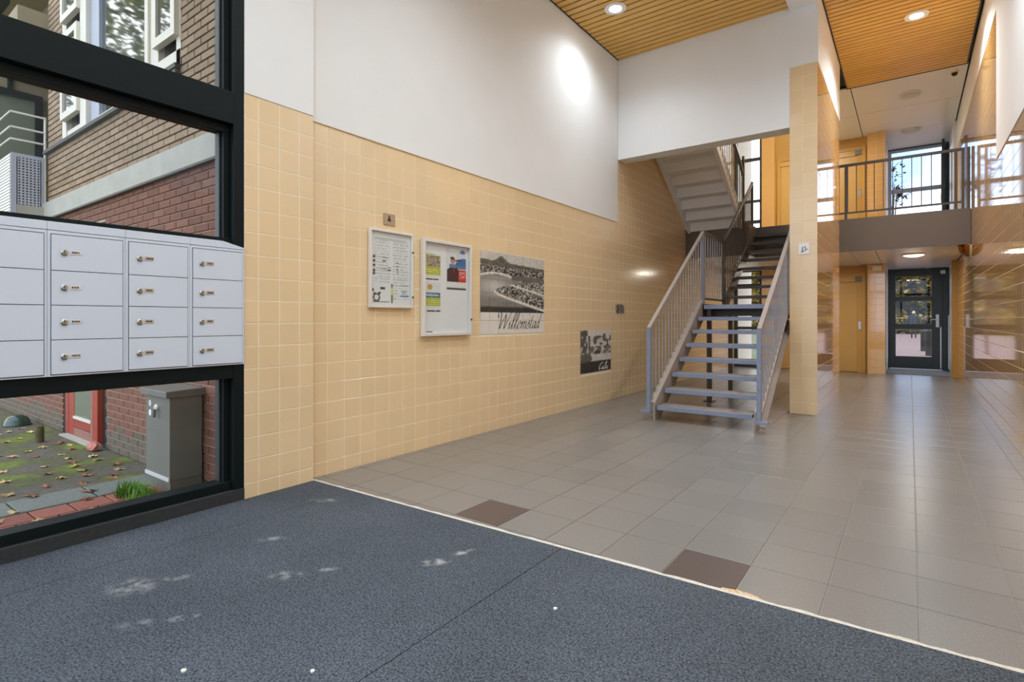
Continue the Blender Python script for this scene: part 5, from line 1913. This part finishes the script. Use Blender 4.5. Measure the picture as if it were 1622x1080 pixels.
# ------------------------------------------------------------------ posts and the walking person behind the building
for (x, y, h_, lab) in ((0.56, 23.2, 0.86, 'nearer dark timber post on the paving behind the glass door'), (0.47, 26.5, 0.80, 'farther dark timber post on the paving behind the glass door')):
    b_ = MB()
    b_.prism([(x - 0.13, y - 0.13), (x + 0.13, y - 0.13), (x + 0.13, y + 0.13), (x - 0.13, y + 0.13)], 'z', -0.03, h_ - 0.05)
    n0 = len(b_.v)
    b_.add([(x - 0.13, y - 0.13, h_ - 0.05), (x + 0.13, y - 0.13, h_ - 0.05), (x + 0.13, y + 0.13, h_ - 0.05), (x - 0.13, y + 0.13, h_ - 0.05), (x - 0.06, y - 0.06, h_), (x + 0.06, y - 0.06, h_), (x + 0.06, y + 0.06, h_), (x - 0.06, y + 0.06, h_)],
           [(0, 1, 5, 4), (1, 2, 6, 5), (2, 3, 7, 6), (3, 0, 4, 7), (4, 5, 6, 7)])
    tag(b_.build('timber_post', M_bollard, bevel=0.01), lab, 'post')


def skin_mesh(name, pts, edges, radii, material, parent, sub=2, root=0):
    me = bpy.data.meshes.new(name)
    me.from_pydata(pts, edges, [])
    me.materials.append(material)
    o = bpy.data.objects.new(name, me)
    COL.objects.link(o)
    o.parent = parent
    m = o.modifiers.new('skin', 'SKIN')
    m.use_smooth_shade = True
    lay_ = me.skin_vertices[0].data
    for i, r in enumerate(radii):
        lay_[i].radius = r if isinstance(r, tuple) else (r, r)
        lay_[i].use_root = (i == root)
    s = o.modifiers.new('subdivision', 'SUBSURF')
    s.levels = sub
    s.render_levels = sub
    return o


PX, PY = 0.205, 44.0
pe = thing('person', 'person in a black coat and dark trousers walking away behind the glass door', 'person', (PX, PY, -0.03))
# body (one surface): pelvis, spine, neck, head, arms with hands, legs in mid-stride; facing away (+y)
P = [(0, 0, 0.94), (0, 0.01, 1.12), (0, 0.03, 1.32), (0, 0.04, 1.46), (0, 0.055, 1.54), (0, 0.075, 1.62), (0, 0.08, 1.72)]
E_ = [(i, i + 1) for i in range(6)]
RD = [(0.16, 0.12), (0.15, 0.11), (0.17, 0.12), (0.10, 0.09), 0.055, (0.078, 0.09), (0.07, 0.085)]


def chain(start, pts, rads):
    prev = start
    for p, r in zip(pts, rads):
        P.append(p)
        RD.append(r)
        E_.append((prev, len(P) - 1))
        prev = len(P) - 1
    return prev


for sx, sw in ((-1, 0.10), (1, -0.08)):
    hnd = chain(3, [(sx * 0.19, 0.04, 1.43), (sx * 0.25, 0.02 + sw * 0.3, 1.16), (sx * 0.26, 0.06 + sw, 0.92), (sx * 0.255, 0.08 + sw, 0.84)], [0.065, 0.052, 0.034, 0.032])
    for k, (dx, ln) in enumerate(((-0.024, 0.07), (-0.008, 0.082), (0.008, 0.077), (0.024, 0.06))):
        b0 = P[hnd]
        chain(hnd, [(b0[0] + 0.004 * sx, b0[1] + dx, b0[2] - 0.045), (b0[0] - 0.012 * sx, b0[1] + dx, b0[2] - 0.045 - ln)], [0.010, 0.008])
    b0 = P[hnd]
    chain(hnd, [(b0[0] - 0.015 * sx, b0[1] + 0.045, b0[2] - 0.03), (b0[0] - 0.025 * sx, b0[1] + 0.055, b0[2] - 0.065)], [0.011, 0.009])
chain(0, [(-0.09, 0.0, 0.88), (-0.10, 0.10, 0.48), (-0.10, 0.02, 0.10), (-0.10, 0.0, 0.045), (-0.105, 0.14, 0.035)], [0.095, 0.062, 0.045, 0.042, 0.035])
chain(0, [(0.09, 0.0, 0.88), (0.10, 0.04, 0.48), (0.10, -0.20, 0.14), (0.10, -0.24, 0.10), (0.105, -0.13, 0.04)], [0.095, 0.062, 0.045, 0.042, 0.035])
skin_mesh('body', P, E_, RD, M_trous, pe, 1)
# head surface in skin tone with ears and nose, hair over it
hd = MB()
for (cx_, cy_, cz_, rx, ry, rz) in ((0, 0.085, 1.665, 0.082, 0.10, 0.118), (0.083, 0.08, 1.655, 0.012, 0.026, 0.034), (-0.083, 0.08, 1.655, 0.012, 0.026, 0.034), (0, 0.19, 1.645, 0.014, 0.022, 0.022)):
    n0 = len(hd.v)
    prof = [(math.sin(math.pi * i / 12), -math.cos(math.pi * i / 12)) for i in range(13)]
    m2 = MB().lathe((0, 0, 0), [(max(a, 0.01), b) for a, b in prof], 16)
    hd.add([(cx_ + p[0] * rx, cy_ + p[1] * ry, cz_ + p[2] * rz) for p in m2.v], m2.f)
hd.v = [(p[0] + PX, p[1] + PY, p[2] - 0.03) for p in hd.v]
hd.build('head', M_skin, pe, smooth=True)
hr = MB()
m2 = MB().lathe((0, 0, 0), [(max(math.sin(math.pi * i / 14), 0.01), -math.cos(math.pi * i / 14)) for i in range(5, 15)], 18)
hr.add([(PX + p[0] * 0.090, PY + 0.075 + p[1] * 0.105 - (0.02 if p[2] < 0 else 0), 1.675 - 0.03 + p[2] * 0.122) for p in m2.v], m2.f)
hr.build('hair', M_hair, pe, smooth=True)
# coat: lofted torso with a flared hem, sleeves and collar
ct = MB()
rings = [(0.74, 0.235, 0.175, 0.0), (0.86, 0.235, 0.175, 0.0), (1.02, 0.225, 0.165, 0.005), (1.20, 0.225, 0.165, 0.02), (1.36, 0.235, 0.165, 0.035), (1.45, 0.195, 0.14, 0.045), (1.51, 0.11, 0.10, 0.055), (1.58, 0.082, 0.085, 0.06)]
nn = 20
for (z, rx, ry, yo) in rings:
    for k in range(nn):
        a = 2 * math.pi * k / nn
        ct.v.append((PX + rx * math.cos(a), PY + yo + ry * math.sin(a), z - 0.03))
for i in range(len(rings) - 1):
    for k in range(nn):
        ct.f.append((i * nn + k, i * nn + (k + 1) % nn, (i + 1) * nn + (k + 1) % nn, (i + 1) * nn + k))
ct.f.append(tuple(range(nn)))
for sx, sw in ((-1, 0.10), (1, -0.08)):
    ct.tube([(PX + sx * 0.13, PY + 0.04, 1.42), (PX + sx * 0.21, PY + 0.035, 1.38), (PX + sx * 0.275, PY + 0.02 + sw * 0.3, 1.13), (PX + sx * 0.285, PY + 0.06 + sw, 0.90)], [0.075, 0.088, 0.074, 0.060], 10)
ct.build('coat', M_coat, pe, smooth=True)
